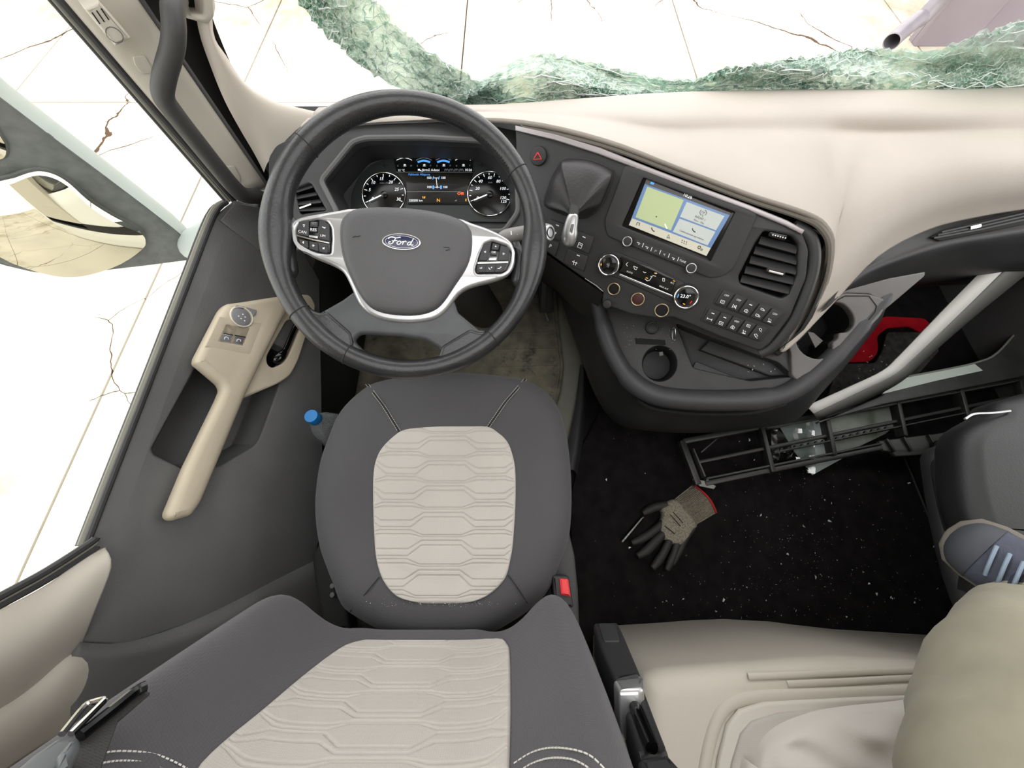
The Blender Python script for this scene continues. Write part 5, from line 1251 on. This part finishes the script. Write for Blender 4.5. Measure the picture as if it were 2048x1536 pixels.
# pale blanket heaped on the bunk beside the leg
bl_px = [(1492, 1640), (1506, 1530), (1522, 1478), (1560, 1446), (1620, 1424), (1690, 1412), (1770, 1404), (1850, 1396), (1930, 1410)]
rows = []
bo = [Vector((*BZ.at(x, y, .012), 0)) for x, y in bl_px]; bo = [BZ.W(p.x, p.y, .012) for p in bo] + [Vector((.95, -.4, .462)), Vector((.95, -1.0, .462)), Vector((.33, -1.0, .462))]
bc = sum(bo, Vector()) / len(bo)
bo = cr(bo, 4, True)
for k, h in ((1.0, 0), (.985, .012), (.95, .022), (.86, .032), (.7, .04), (.5, .045), (.25, .046), (.02, .046)):
    rows.append([bc + (p - bc) * k + Vector((0, 0, h + (.006 * math.sin(i * .9 + k * 9) * (k < .9) + .004 * math.sin(i * .37 + k * 23)) * (k < .97))) for i, p in enumerate(bo)])
sheet('folded_blanket', rows, M('blanket_ivory', (208, 203, 196), .95, sheen=.3, bump=(300, .3), var=(5, .03)), None, 1, 4, closed=True, label='pale ivory blanket spread over the bunk beside the knee', cat='blanket')

# ================================================================== passenger seat
ps = thing('passenger_seat', 'dark grey passenger seat at the right of the cab', 'seat', (1.1, .05, 0))
S5 = Fr((0, 0, .5), (0, 0, 1), (1, 0, 0))
MT['psleather'] = M('passenger_grey', (26, 27, 28), .5, bump=(300, .4), var=(10, .1))
ou = [S5.at(x, y) for x, y in ((1936, 900), (1938, 870), (1952, 846), (2000, 818), (2060, 782))] + [(1.5, .36), (1.52, -.02)] + [S5.at(x, y) for x, y in ((2010, 1094), (1990, 1086), (1965, 1050), (1945, 980))]
put('cushion', prism_mesh(S5.mat(), [[tuple(p.to_2d()) for p in cr([Vector((a, b, 0)) for a, b in ou], 3, True)]], 0, .08, .03, 5), MT['psleather'], ps)
for k, (px_, z, bv) in enumerate((([(1872, 930), (1876, 896), (1900, 884), (1940, 866)], -.09, .02), ([(1896, 940), (1898, 912), (1916, 898), (1950, 870)], -.055, .018))):
    pts = [S5.at(x, y, z) for x, y in px_] + [(1.4, .3), (1.4, -.1)] + ([S5.at(x, y, z) for x, y in ((2010, 1300), (1955, 1240), (1905, 1100))] if k == 0 else [S5.at(x, y, z) for x, y in ((2020, 1200), (1960, 1140), (1920, 1040))])
    put('side_cover', prism_mesh(S5.mat(), [[tuple(p.to_2d()) for p in cr([Vector((a, b, 0)) for a, b in pts], 3, True)]], z, .045, bv, 4), MT['black'], ps)
box('pedestal', (1.22, -.12, .0), (1.5, .3, .36), MT['void'], ps, bevel=.02)
strokes('cover_seam', S5, [[(1916, 960), (1940, 1060), (1975, 1160)]], 2, MT['panel'], ps, -.048)
bs = [(1.0, -.13), (1.38, -.1)]
sheet('backrest', [[Vector((x, -.16 - .25 * (z - .5) + b, z)) for x, b in ((1.1, -.06), (1.13, .02), (1.18, .05), (1.3, .01), (1.42, .05), (1.5, .02), (1.53, -.06))] for z in (.46, .6, .8, 1.0, 1.1)], MT['psleather'], ps, 3, 3)
tube('chrome_rod', cr([S5.P(x, y, .0) for x, y in ((1930, 838), (1948, 828), (1985, 826), (2020, 822))], 4), .0022, MT['silver'], ps, 8)

# ================================================================== person: one trousered leg with trainer
per = thing('person', 'person seated on the bunk, one leg in olive trousers and blue trainer', 'person', (.6, -.5, .45))
hip, knee, shin, ank = Vector((.62, -.80, .60)), Vector((.50, -.25, .715)), Vector((.64, -.155, .615)), Vector((.865, -.075, .485))
legp = cr([hip, hip.lerp(knee, .5) + Vector((-.02, 0, .03)), knee, shin, ank, ank + Vector((.03, .02, -.05))], 6)
SKIN = M('skin', (214, 168, 140), .55, bump=(200, .2), var=(20, .06))
n_ = len(legp)
put('leg', tube_mesh(legp, [.085 - .052 * min(1, i / (n_ - 4)) for i in range(n_)], 16), SKIN, per)
tp = cr([hip + Vector((.03, -.05, 0)), hip.lerp(knee, .4), knee.lerp(hip, .22) + Vector((.01, 0, 0)), knee + Vector((.015, -.02, -.005)), knee.lerp(shin, .3), shin, ank.lerp(shin, .55), ank.lerp(shin, .3)], 9)
m_ = len(tp); V = []; SG = 40
rad = lambda t: .125 * (1 - t) ** 0 * (1 if t < .5 else 1 - (t - .5) * 1.0) - .004 * math.sin(t * 20)
prev = None; rws = []
for i, p in enumerate(tp):
    t = i / (m_ - 1); T = (tp[min(i + 1, m_ - 1)] - tp[max(i - 1, 0)]).normalized()
    a = prev if prev else Vector((0, 0, 1)); n1 = (a - T * a.dot(T)).normalized(); prev = n1; b1 = T.cross(n1)
    R0 = .122 if t < .45 else .122 - (t - .45) / .55 * .060
    ring_ = []
    for k in range(SG):
        an = 2 * math.pi * k / SG
        w = 1 + .035 * math.sin(3 * an + t * 14) * (t > .1) + .022 * math.sin(2 * an - t * 38) + .014 * math.sin(5 * an + t * 60) + .010 * math.sin(4 * an - t * 95)
        if t > .9: w += .05 * math.sin(t * 90 + an)
        ring_.append(p + n1 * (R0 * w * math.cos(an)) + b1 * (R0 * w * math.sin(an)))
    rws.append(ring_)
rws.append([tp[-1] + (q - tp[-1]) * .9 - (tp[-1] - tp[-2]) * .3 for q in rws[-1]])
me = fixn(grid_mesh(rws, True))
put('trousers', me, M('olive_cotton', (154, 149, 130), .9, spec=.2, sheen=.15, bump=(60, 1.0), var=(14, .08)), per, label='olive cotton trouser leg')
# trainer: pointing away and down
toe, heel = Vector((.775, .030, .470)), Vector((.86, -.12, .58))
SL = (toe - heel).normalized(); camd = (CAM - (toe + heel) / 2).normalized()
SU = (camd - SL * camd.dot(SL)).normalized() ; SU = (SU + Vector((0, -.25, .1))).normalized(); SU = (SU - SL * SU.dot(SL)).normalized(); SW = SL.cross(SU)
SO = toe - SL * .27
def shoe_row(t, hh, wk, up):
    # t 0 heel .. 1 toe
    w = (.036 + .014 * math.sin(min(1, t * 1.25) * math.pi * .62)) * (1 if t < .85 else math.sqrt(max(0, 1 - ((t - .85) / .15) ** 2)) * .92 + .08)
    if t < .1: w *= .6 + 4 * t
    return [SO + SL * (.27 * t) + SW * (w * wk * math.cos(a)) + SU * (up + hh * max(0, math.sin(a)) ** .7) for a in [math.pi * k / 10 for k in range(11)]]
hts = [(0, .06), (.08, .075), (.2, .085), (.34, .085), (.48, .075), (.6, .062), (.72, .05), (.84, .042), (.93, .034), (.985, .02), (1.0, .006)]
shoe = sheet('trainer', [shoe_row(t, h, 1.0, .012) for t, h in hts], M('trainer_blue', (80, 84, 98), .8, weave=(500, .6), var=(30, .15)), per, 2, 3, label='blue grey knitted trainer')
rows = []
for k, up in ((1.0, .018), (1.08, .014), (1.1, .002), (1.07, -.01), (.9, -.014)):
    rr_ = []
    for t, h in hts: r0 = shoe_row(t, 0, k, up); rr_.append(r0[0])
    for t, h in hts[::-1]: r0 = shoe_row(t, 0, k, up); rr_.append(r0[-1])
    cen = SO + SL * .135
    rows.append([p + SL * ((p - cen).dot(SL) * (k - 1) * .6) for p in rr_])
sheet('sole', rows, M('sole_grey', (122, 116, 108), .8, bump=(200, .5), var=(30, .15)), shoe, 1, 3, closed=True)
for k in range(4):
    t = .80 - .055 * k; h = .046 + .006 * k
    tube('lace', cr([SO + SL * (.27 * t) + SW * (.03 * c_) + SU * (.012 + h * math.sqrt(max(0, 1 - (c_ * .62) ** 2)) + .003) + SL * .008 * c_ for c_ in (-.8, -.4, 0, .4, .8)], 3), .0026, M('lace_blue', (142, 158, 176), .8), shoe, 8)
plate_c = SO + SL * .10 + SU * .09
sheet('toe_cap', [[p + SU * .0015 for p in shoe_row(t, h + .002, 1.03, .011)] for t, h in hts[-4:]], M('toe_rubber', (74, 76, 82), .6, bump=(300, .4)), shoe, 2, 3)
lathe('collar', SO + SL * .15 + SU * .066, SU + SL * .2, [(.036, -.02), (.042, .0), (.040, .012), (.034, .014), (.032, .0)], M('collar_navy', (52, 56, 72), .9), shoe, 20)
lathe('ankle_sock', SO + SL * .145 + SU * .066, SU + SL * .15, [(.033, -.01), (.033, .012), (.028, .022), (.0, .024)], M('sock_cream', (206, 186, 158), .9), per, 18)

# ================================================================== loose panel frame, trim strip and papers at the right
def zf(z): return Fr((0, 0, z), (0, 0, 1), (1, 0, 0))
G = zf(.075)
gr = thing('ladder_frame_panel', 'broken black plastic ladder frame lying across the carpet', 'plastic frame', G.P(1500, 900, -.06))
MT['frame'] = M('black_frame_plastic', (48, 48, 47), .45, var=(20, .2))
MT['frame2'] = M('grey_frame_plastic', (66, 68, 66), .45, var=(20, .15))
def rail(a, b, w, name='rail', m='frame', h=.0, t=.022): return bar(name, G.P(*a, h), G.P(*b, h), w, t, MT[m], gr, bevel=.003)
rail((1364, 884), (2046, 756), .016); rail((1392, 926), (2040, 792), .010); rail((1408, 968), (1985, 850), .014)
rail((1530, 858), (2030, 764), .005, h=.008, m='frame2'); rail((1545, 906), (2030, 806), .005, h=.008, m='frame2'); rail((1410, 958), (1760, 888), .006, h=.008, m='frame2')
rail((1362, 882), (1395, 970), .018, 'end_bar'); rail((1384, 898), (1408, 955), .006, 'end_bar', 'frame2', .008); rail((2034, 758), (2042, 795), .012, 'end_bar')
for a, b in (((1520, 858), (1542, 946)), ((1648, 836), (1664, 912)), ((1790, 808), (1804, 874)), ((1914, 780), (1928, 834))): rail(a, b, .013, 'cross_bar', h=.006, t=.03)
rail((1402, 905), (1436, 876), .003, 'thin_wire', 'frame2', -.01, .003)
for k in range(16): rail((1560 + k * 14, 902 - k * 2.9), (1563 + k * 14, 897 - k * 2.9), .006, 'comb_tooth', h=.012, t=.01)
cb = plate('comb_bracket', G, fillet([(1757, 882), (1800, 876), (1900, 864), (1928, 866), (1930, 902), (1862, 908), (1792, 913), (1784, 904), (1768, 902)], 4), .012, .012, MT['frame2'], gr, .003)
for x in (1772, 1806, 1856, 1900): bar('rib', G.P(x, 878 - (x - 1772) * .1, .016), G.P(x + 16, 904 - (x - 1772) * .05, .016), .006, .01, MT['frame'], cb)
sh_ = plate('torn_tab', G, [(1386, 958), (1412, 962), (1416, 955), (1420, 966), (1432, 972), (1428, 978), (1400, 972)], .008, .004, M('torn_grey', (140, 140, 136), .5), gr, .0005, label='pale torn plastic tab')
# white sheet in clear film under the frame
MT['paper'] = M('pale_blue_sheet', (188, 200, 198), .6, var=(10, .06))
plate('printed_sheet', zf(.03), [(1556, 848), (1646, 832), (1662, 912), (1712, 902), (1625, 950), (1590, 905)], .0, .0015, MT['paper'], None, 0, label='pale blue paper sheet under the ladder frame, its corner poking out', cat='paper')
plate('clear_sleeve_sheet', zf(.026), [(1652, 838), (1790, 806), (1802, 842), (1770, 868), (1720, 892), (1668, 906)], .0, .0015, M('greyish_sheet', (126, 132, 122), .4, var=(14, .3)), None, 0, label='greyed plastic sheet seen through the middle cells of the ladder frame', cat='plastic sheet')
MT['film'] = glass_mat('clear_film', (.8, .82, .8, 1), .25, .15)
rows = []
for i in range(7):
    r_ = []
    for j in range(9):
        q = Vector((1545 + i * 14 + random.uniform(-5, 5), 800 + j * 17 + random.uniform(-4, 4) + i * 2))
        r_.append(pz(q.x, q.y, .035 + random.uniform(0, .03)))
    rows.append(r_)
sheet('clear_film', rows, MT['film'], None, 2, 2, label='crumpled clear plastic film beside the pale paper sheet', cat='plastic film', angle=20)
# long pale trim strip
ts = thing('pillar_trim_strip', 'long pale grey trim strip leaning from the carpet to the passenger dash', 'trim strip', pz(1620, 820, .12))
topE = [((1612, 812), .16), ((1700, 772), .19), ((1762, 742), .22), ((1796, 712), .24), ((1900, 604), .33), ((2048, 456), .45), ((2200, 300), .56)]
midE = [((1626, 827), .155), ((1716, 784), .185), ((1784, 750), .215), ((1822, 718), .235), ((1922, 622), .32), ((2056, 494), .44), ((2220, 340), .55)]
botE = [((1636, 838), .12), ((1728, 800), .145), ((1800, 762), .17), ((1850, 716), .19), ((1946, 632), .27), ((2070, 530), .38), ((2240, 385), .48)]
ed = lambda L: [pz(x, y, z) for (x, y), z in L]
MT['stripw'] = M('pale_trim_plastic', (222, 221, 216), .5, var=(6, .05))
sheet('face', [ed(topE), ed(midE)], MT['stripw'], ts, 5, 2, thick=.004)
sheet('flank', [ed(midE), ed(botE)], M('grey_trim_flank', (108, 108, 104), .5), ts, 5, 2, thick=.004)
# dark backing panel with white label
bkp = thing('pillar_trim_backing', 'dark plastic trim backing with a white label strip beside the ladder frame', 'plastic panel', pz(1800, 800, .09))
B1 = zf(.11)
plate('backing', B1, fillet([(1632, 846), (1700, 818), (1766, 790), (1802, 756), (1950, 726), (1985, 712), (2048, 648), (2180, 560), (2260, 640), (2120, 720), (2048, 752), (1900, 782), (1760, 810)], 8), 0, .012, M('dark_backing', (56, 58, 56), .45, var=(20, .3)), bkp, .003)
tube('pale_edge', cr([B1.P(x, y, .004) for x, y in ((1800, 756), (1900, 737), (1956, 724), (1994, 706), (2048, 650), (2150, 570))], 4), .003, M('edge_pale', (140, 144, 134), .5), bkp, 6)
plate('white_label', B1, [(1764, 788), (1800, 758), (1950, 728), (1966, 741), (1870, 762)], .003, .002, M('white_label', (206, 218, 208), .5, dust=((150, 158, 150), 30, .68)), bkp, .0003, label='white label strip')
plate('clip', B1, fillet([(1700, 796), (1716, 780), (1722, 788), (1730, 790), (1732, 800), (1722, 806), (1718, 796), (1706, 806)], 2), .014, .016, MT['frame'], bkp, .002)

# ================================================================== glove, tube, bottle
gl_ = thing('work_glove', 'grey knit work glove with black coated fingers and red hem on the carpet', 'glove', pz(1345, 1050, .012))
KN = M('speckled_knit', (140, 133, 118), .95, var=(260, .45), weave=(420, .8))
COAT = M('black_coating', (40, 39, 38), .6, bump=(260, .4), dust=((84, 70, 50), 30, .7))
def gz(x, y, z): return pz(x, y, z)
# palm as a flattened pad
pal = [(1350, 1000), (1372, 1024), (1392, 1050), (1384, 1060), (1372, 1080), (1358, 1092), (1342, 1088), (1328, 1080), (1318, 1064), (1316, 1048), (1322, 1030), (1318, 1016), (1332, 1004)]
pp = [gz(x, y, .02) for x, y in pal]; pc_ = sum(pp, Vector()) / len(pp); pp = cr(pp, 3, True); rows = []
for k, z in ((.9, -.006), (1.0, .0), (1.0, .008), (.93, .016), (.8, .02), (.5, .022), (.02, .022)):
    rows.append([Vector(((pc_ + (p - pc_) * k).x, (pc_ + (p - pc_) * k).y, .018 + z)) for p in pp])
sheet('palm', rows, KN, gl_, 1, 2, closed=True)
for pts, rds in (([(1334, 1010), (1312, 1014), (1298, 1020), (1286, 1027)], (.013, .012, .0115, .007)), ([(1326, 1046), (1302, 1066), (1282, 1078), (1264, 1086)], (.011, .011, .0115, .007)),
                 ([(1328, 1066), (1308, 1086), (1292, 1102), (1275, 1112)], (.011, .0125, .013, .008)), ([(1340, 1078), (1330, 1100), (1318, 1120), (1305, 1136)], (.0105, .011, .012, .008)),
                 ([(1356, 1076), (1350, 1102), (1342, 1122), (1334, 1140)], (.0105, .010, .0105, .007)), ([(1388, 1056), (1372, 1076), (1358, 1104), (1346, 1128)], (.006, .009, .009, .006))):
    P_ = cr([gz(x, y, .028) for x, y in pts], 5); R__ = []
    for i in range(len(P_)):
        f = i / (len(P_) - 1) * 3; a = int(min(2, f)); R__.append(rds[a] + (rds[a + 1] - rds[a]) * (f - a))
    P_.append(P_[-1] + (P_[-1] - P_[-2]) * .6); R__.append(R__[-1] * .45)
    tube('finger', P_, R__, COAT, gl_, 12, flat=.8, nrm=(0, 0, 1))
c_a = [gz(x, y, .03) for x, y in ((1348, 1002), (1372, 1026), (1393, 1050))]; c_b = [gz(x, y, .034) for x, y in ((1391, 968), (1418, 994), (1437, 1024))]
rows = []
for s in range(5):
    r_ = []
    for k in range(49):
        t = k / 48; up = math.sin(t * math.pi) * .022 + .0016 * math.cos(k * math.pi)
        a = c_a[0].lerp(c_a[2], t); b = c_b[0].lerp(c_b[2], t); r_.append(a.lerp(b, s / 4) + Vector((0, 0, up - .016)))
    rows.append(r_)
sheet('cuff', rows, KN, gl_, 1, 2, thick=.003)
tube('hem', cr([p + Vector((0, 0, 0)) for p in [rows[-1][k] for k in range(0, 49, 6)]], 3), .003, M('red_hem', (186, 42, 48), .9), gl_, 8)
for k, (a, b) in enumerate((((1346, 1024), (1366, 1046)), ((1341, 1030), (1361, 1052)), ((1330, 1052), (1350, 1068)))):
    tube('print_bar', [gz(*a, .0415), gz(*b, .0415)], .0012, MT['seam'], gl_, 6)
pt = thing('clear_plastic_tube', 'thin clear plastic tube lying beside the glove', 'tube', gz(1262, 1060, .012))
tube('barrel', [gz(1244, 1084, .02), gz(1286, 1034, .02)], .006, glass_mat('tube_clear', (.62, .64, .64, 1), .12, .08), pt, 12)
tube('core', [gz(1250, 1078, .02), gz(1284, 1036, .02)], .0018, MT['silver'], pt, 8)
# water bottle standing on the floor by the door
bt = thing('water_bottle', 'clear plastic water bottle with blue cap on the floor by the door', 'bottle', (-.446, .278, .0))
bc0 = pz(622, 832, .385); bx0 = Vector((bc0.x, bc0.y, 0))
MT['pet'] = glass_mat('clear_bottle', (.86, .9, .92, 1), .25, .08)
_nt = MT['pet'].node_tree; _o = [n for n in _nt.nodes if n.type == 'OUTPUT_MATERIAL'][0]; _d = _nt.nodes.new('ShaderNodeBsdfDiffuse'); _d.inputs[0].default_value = (.8, .85, .88, 1)
_m = _nt.nodes.new('ShaderNodeMixShader'); _m.inputs[0].default_value = .22; _nt.links.new(_o.inputs[0].links[0].from_socket, _m.inputs[1]); _nt.links.new(_d.outputs[0], _m.inputs[2]); _nt.links.new(_m.outputs[0], _o.inputs[0])
lathe('body', bx0, (0, 0, 1), [(.0, .002), (.036, .002), (.042, .012), (.043, .05), (.0405, .06), (.043, .07), (.043, .13), (.0405, .14), (.043, .15), (.043, .25), (.040, .29), (.030, .325), (.019, .35), (.0135, .36), (.0135, .372)], MT['pet'], bt, 36)
lathe('cap', bx0, (0, 0, 1), [(.0145, .362), (.0152, .364), (.0152, .382), (.0142, .386), (.0, .386)], M('blue_cap', (30, 122, 190), .45), bt, 30)
lathe('label_band', bx0, (0, 0, 1), [(.0434, .16), (.0434, .24)], M('bottle_label', (60, 66, 72), .6), bt, 30)
lathe('water', bx0, (0, 0, 1), [(.0, .004), (.038, .006), (.0408, .05), (.0408, .12), (.0, .12)], glass_mat('water', (.7, .78, .8, 1), .08, .0), bt, 30)

# ================================================================== broken windscreen
def broken_glass():
    m = bpy.data.materials.new('shattered_laminated_glass'); m.use_nodes = True; nt = m.node_tree; L = nt.links.new
    b = nt.nodes['Principled BSDF']; out = nt.nodes['Material Output']; tc = nt.nodes.new('ShaderNodeTexCoord')
    v = nt.nodes.new('ShaderNodeTexVoronoi'); v.feature = 'DISTANCE_TO_EDGE'; v.inputs['Scale'].default_value = 120; L(tc.outputs['Object'], v.inputs['Vector'])
    v2 = nt.nodes.new('ShaderNodeTexVoronoi'); v2.inputs['Scale'].default_value = 120; L(tc.outputs['Object'], v2.inputs['Vector'])
    n = nt.nodes.new('ShaderNodeTexNoise'); n.inputs['Scale'].default_value = 5; n.inputs['Detail'].default_value = 4; L(tc.outputs['Object'], n.inputs['Vector'])
    r1 = nt.nodes.new('ShaderNodeValToRGB'); r1.color_ramp.elements[0].position = .42; r1.color_ramp.elements[0].color = lin((112, 165, 136)); r1.color_ramp.elements[1].position = .62; r1.color_ramp.elements[1].color = lin((228, 236, 232)); L(n.outputs['Fac'], r1.inputs[0])
    e = nt.nodes.new('ShaderNodeMapRange'); e.inputs[1].default_value = .03; e.inputs[2].default_value = .10; L(v.outputs['Distance'], e.inputs[0])
    mx = nt.nodes.new('ShaderNodeMix'); mx.data_type = 'RGBA'; mx.inputs[6].default_value = lin((235, 242, 238)); L(r1.outputs[0], mx.inputs[7]); L(e.outputs[0], mx.inputs[0])
    hv = nt.nodes.new('ShaderNodeMix'); hv.data_type = 'RGBA'; hv.blend_type = 'MULTIPLY'; hv.inputs[0].default_value = .4; L(mx.outputs[2], hv.inputs[6]); bw = nt.nodes.new('ShaderNodeRGBToBW'); L(v2.outputs['Color'], bw.inputs[0]); L(bw.outputs[0], hv.inputs[7])
    L(hv.outputs[2], b.inputs['Base Color']); b.inputs['Roughness'].default_value = .15
    bp = nt.nodes.new('ShaderNodeBump'); bp.inputs['Strength'].default_value = .8; bp.inputs['Distance'].default_value = .004; L(v2.outputs['Distance'], bp.inputs['Height']); L(bp.outputs[0], b.inputs['Normal'])
    tr = nt.nodes.new('ShaderNodeBsdfTransparent'); tr.inputs[0].default_value = (.86, .95, .9, 1); ms_ = nt.nodes.new('ShaderNodeMixShader')
    al = nt.nodes.new('ShaderNodeMapRange'); al.inputs[1].default_value = .35; al.inputs[2].default_value = .65; al.inputs[3].default_value = .85; al.inputs[4].default_value = .25; L(n.outputs['Fac'], al.inputs[0])
    L(al.outputs[0], ms_.inputs[0]); L(tr.outputs[0], ms_.inputs[1]); L(b.outputs[0], ms_.inputs[2]); L(ms_.outputs[0], out.inputs[0])
    return m
MT['shatter'] = broken_glass()
MT['crack'] = M('white_crack', (236, 242, 239), .3)
ws = thing('broken_windscreen', 'shattered green windscreen glass sagging along the dash top', 'broken glass', (.5, .9, .7))
random.seed(11)
def crumple(rows, amp, nu, nv, name):
    R2 = refine(rows, nu, nv)
    for r in R2:
        for i in range(len(r)): r[i] = r[i] + Vector((random.uniform(-1, 1), random.uniform(-1, 1), random.uniform(-1, 1))) * amp
    o = put(name, grid_mesh(R2), MT['shatter'], ws, smooth=False)
    m = o.modifiers.new('thickness', 'SOLIDIFY'); m.thickness = .005
    ms = []
    for _ in range(170):
        i, j = random.randrange(len(R2)), random.randrange(len(R2[0])); L_ = []
        di, dj = random.choice((-1, 0, 1)), random.choice((-2, -1, 1, 2))
        for k in range(random.randint(3, 7)):
            a_, b_ = i + di * (k // 2), j + dj * k
            if 0 <= a_ < len(R2) and 0 <= b_ < len(R2[0]): L_.append(R2[a_][b_] + (CAM - R2[a_][b_]).normalized() * .004)
        if len(L_) > 1: ms.append(tube_mesh(L_, random.uniform(.0004, .0011), 5))
    put('crack_line', join(ms), MT['crack'], o, kind='stuff')
    return o
rows = []
for cx_, cy_, hw in ((560, -150, 80), (640, -50, 72), (690, 20, 68), (745, 80, 62), (810, 130, 60), (890, 172, 56), (960, 200, 46), (1000, 212, 40)):
    n2 = Vector((.8, -.6))
    rows.append([pyy(cx_ + n2.x * hw * s, cy_ + n2.y * hw * s * .7, .915 - .02 * (s > .5) + random.uniform(-.015, .015)) for s in (-1, -.5, 0, .5, 1)])
crumple(rows, .006, 6, 8, 'hanging_sheet')
upx = [(930, 190), (985, 150), (1060, 112), (1150, 120), (1260, 150), (1380, 166), (1450, 142), (1540, 126), (1640, 113), (1690, 101), (1780, 104), (1870, 106), (1950, 76), (2048, 42), (2200, -20), (2450, -140)]
lox = [(930, 218), (1000, 219), (1080, 214), (1160, 208), (1260, 201), (1360, 195), (1450, 192), (1540, 190), (1640, 189), (1700, 188), (1780, 188), (1870, 188), (1960, 187), (2060, 184), (2220, 178), (2450, 172)]
rows = []
for s in (0, .12, .3, .5, .7, .88, 1.0):
    rows.append([pyy(*(Vector(l).lerp(Vector(u), s)), .885 + .05 * math.sin(s * 5 + i) * s + .04 * s + random.uniform(-.008, .008) * s) for i, (u, l) in enumerate(zip(upx, lox))])
crumple(rows, .005, 9, 5, 'sagging_sheet')
tube('bonding_strip', cr([pz(x, y + 1, .704) for x, y in lox], 3), .005, M('black_bond', (52, 66, 56), .7, dust=((170, 190, 178), 80, .55)), ws, 6)

# ---- crumbs and shards of glass
MT['shard'] = M('glass_shard', (205, 214, 212), .15, spec=.8)
def shard_mesh(i):
    rnd = random.Random(i); n = rnd.randint(3, 6); ang = sorted(rnd.uniform(0, 6.28) for _ in range(n)); el = rnd.uniform(.35, 1)
    A = [(math.cos(a), math.sin(a) * el) for a in ang]
    V = [(x, y, 0) for x, y in A] + [(x * .8, y * .8, .45) for x, y in A]
    F = [list(range(n))[::-1], list(range(n, 2 * n))] + [[k, (k + 1) % n, n + (k + 1) % n, n + k] for k in range(n)]
    me = bpy.data.meshes.new('glass_shard'); me.from_pydata(V, [], F); me.materials.append(MT['shard']); return me
SM = [shard_mesh(i) for i in range(10)]
def shard(p, size, label, group, i):
    o = bpy.data.objects.new('glass_shard', SM[i % 10]); COL.objects.link(o)
    o.location = p; o.scale = (size, size, size * .7); o.rotation_euler = (random.uniform(-.3, .3), random.uniform(-.3, .3), random.uniform(0, 6.28))
    o['label'] = label; o['category'] = 'glass shard'; o['group'] = group
random.seed(5)
big = [(1412, 1302, 5), (1398, 1310, 5), (1376, 1306, 5), (1447, 1200, 5), (1366, 1198, 4), (1724, 1145, 5), (1630, 1154, 5), (1738, 1168, 4), (1552, 1170, 3), (1328, 1264, 4), (1544, 1256, 4), (1588, 1256, 4), (1590, 1220, 4), (1586, 1308, 3), (1522, 1030, 5), (1534, 1034, 4), (1608, 1052, 4), (1660, 1042, 5), (1662, 1006, 4), (1650, 1000, 3), (1576, 1108, 5), (1754, 1188, 4), (1784, 1196, 4), (1306, 1252, 3), (1350, 1302, 3), (1362, 1318, 3), (1436, 1308, 3), (1480, 1310, 3), (1372, 1110, 3), (1260, 1096, 4), (1212, 958, 5), (1498, 880, 5), (1480, 884, 4), (1818, 966, 4), (1508, 920, 4), (1656, 966, 3), (1700, 960, 3), (1868, 1094, 4), (1874, 1176, 4), (1828, 1204, 4), (1784, 1196, 3), (1432, 1222, 3)]
for i, (x, y, s) in enumerate(big): shard(pz(x, y, .0135), s * .00115, 'small clear glass shard lying on the black carpet', 'glass shards on the black carpet', i)
for i, (x, y, s) in enumerate(((1026, 240, 4), (1036, 244, 6), (1044, 248, 6), (1052, 252, 7), (1060, 254, 6), (1030, 236, 5), (1048, 244, 4))): shard(pz(x, y, .724), s * .0009, 'clear glass shard on the fascia edge right of the wheel rim', 'glass shards on the fascia edge', i)
for i in range(14): shard(K.P(1480 + random.uniform(0, 100), 745 + random.uniform(-30, 6), -.022), .0022, 'tiny glass shard in the console pocket', 'glass shards in the console pocket', i)
for i in range(16): shard(pz(random.uniform(1710, 1775), random.uniform(690, 770), .024), .0035, 'glass shard on the dusty mat in the passenger footwell', 'glass shards on the dusty mat', i)
def crumbs(name, n, fn, smin, smax, label, cat):
    V = []; F = []
    for k in range(n):
        c = fn(); s = random.uniform(smin, smax) * random.random() ** .5; o = len(V)
        for _ in range(4): V.append(c + Vector((random.gauss(0, 1), random.gauss(0, 1), abs(random.gauss(0, .6)))) * s)
        F += [[o, o + 1, o + 2], [o, o + 2, o + 3], [o, o + 3, o + 1], [o + 1, o + 3, o + 2]]
    put(name, fixn(mesh(V, F)), MT['shard'], None, smooth=False, label=label, cat=cat, kind='stuff')
def fl():
    while True:
        x, y = random.gauss(1580, 170), random.gauss(1140, 120)
        if 1180 < x < 1930 and 860 < y < 1325 and (x - 1812) < (y - 925) * .4 and not (1240 < x < 1440 and 970 < y < 1145): return pz(x, y, .0135)
crumbs('glass_crumbs', 650, fl, .0004, .0014, 'fine glass crumbs scattered over the black carpet', 'glass crumbs')
crumbs('glass_grit', 160, lambda: on_cush(random.gauss(880, 70), 1207 + random.gauss(0, 3), .003), .0003, .0008, 'fine glass grit along the rear edge of the cushion insert', 'glass grit')
def ct():
    return K.P(random.uniform(1245, 1345), random.uniform(625, 700), .001)
crumbs('console_grit', 140, ct, .0003, .0009, 'pale grit on the console tray around the sockets', 'grit')
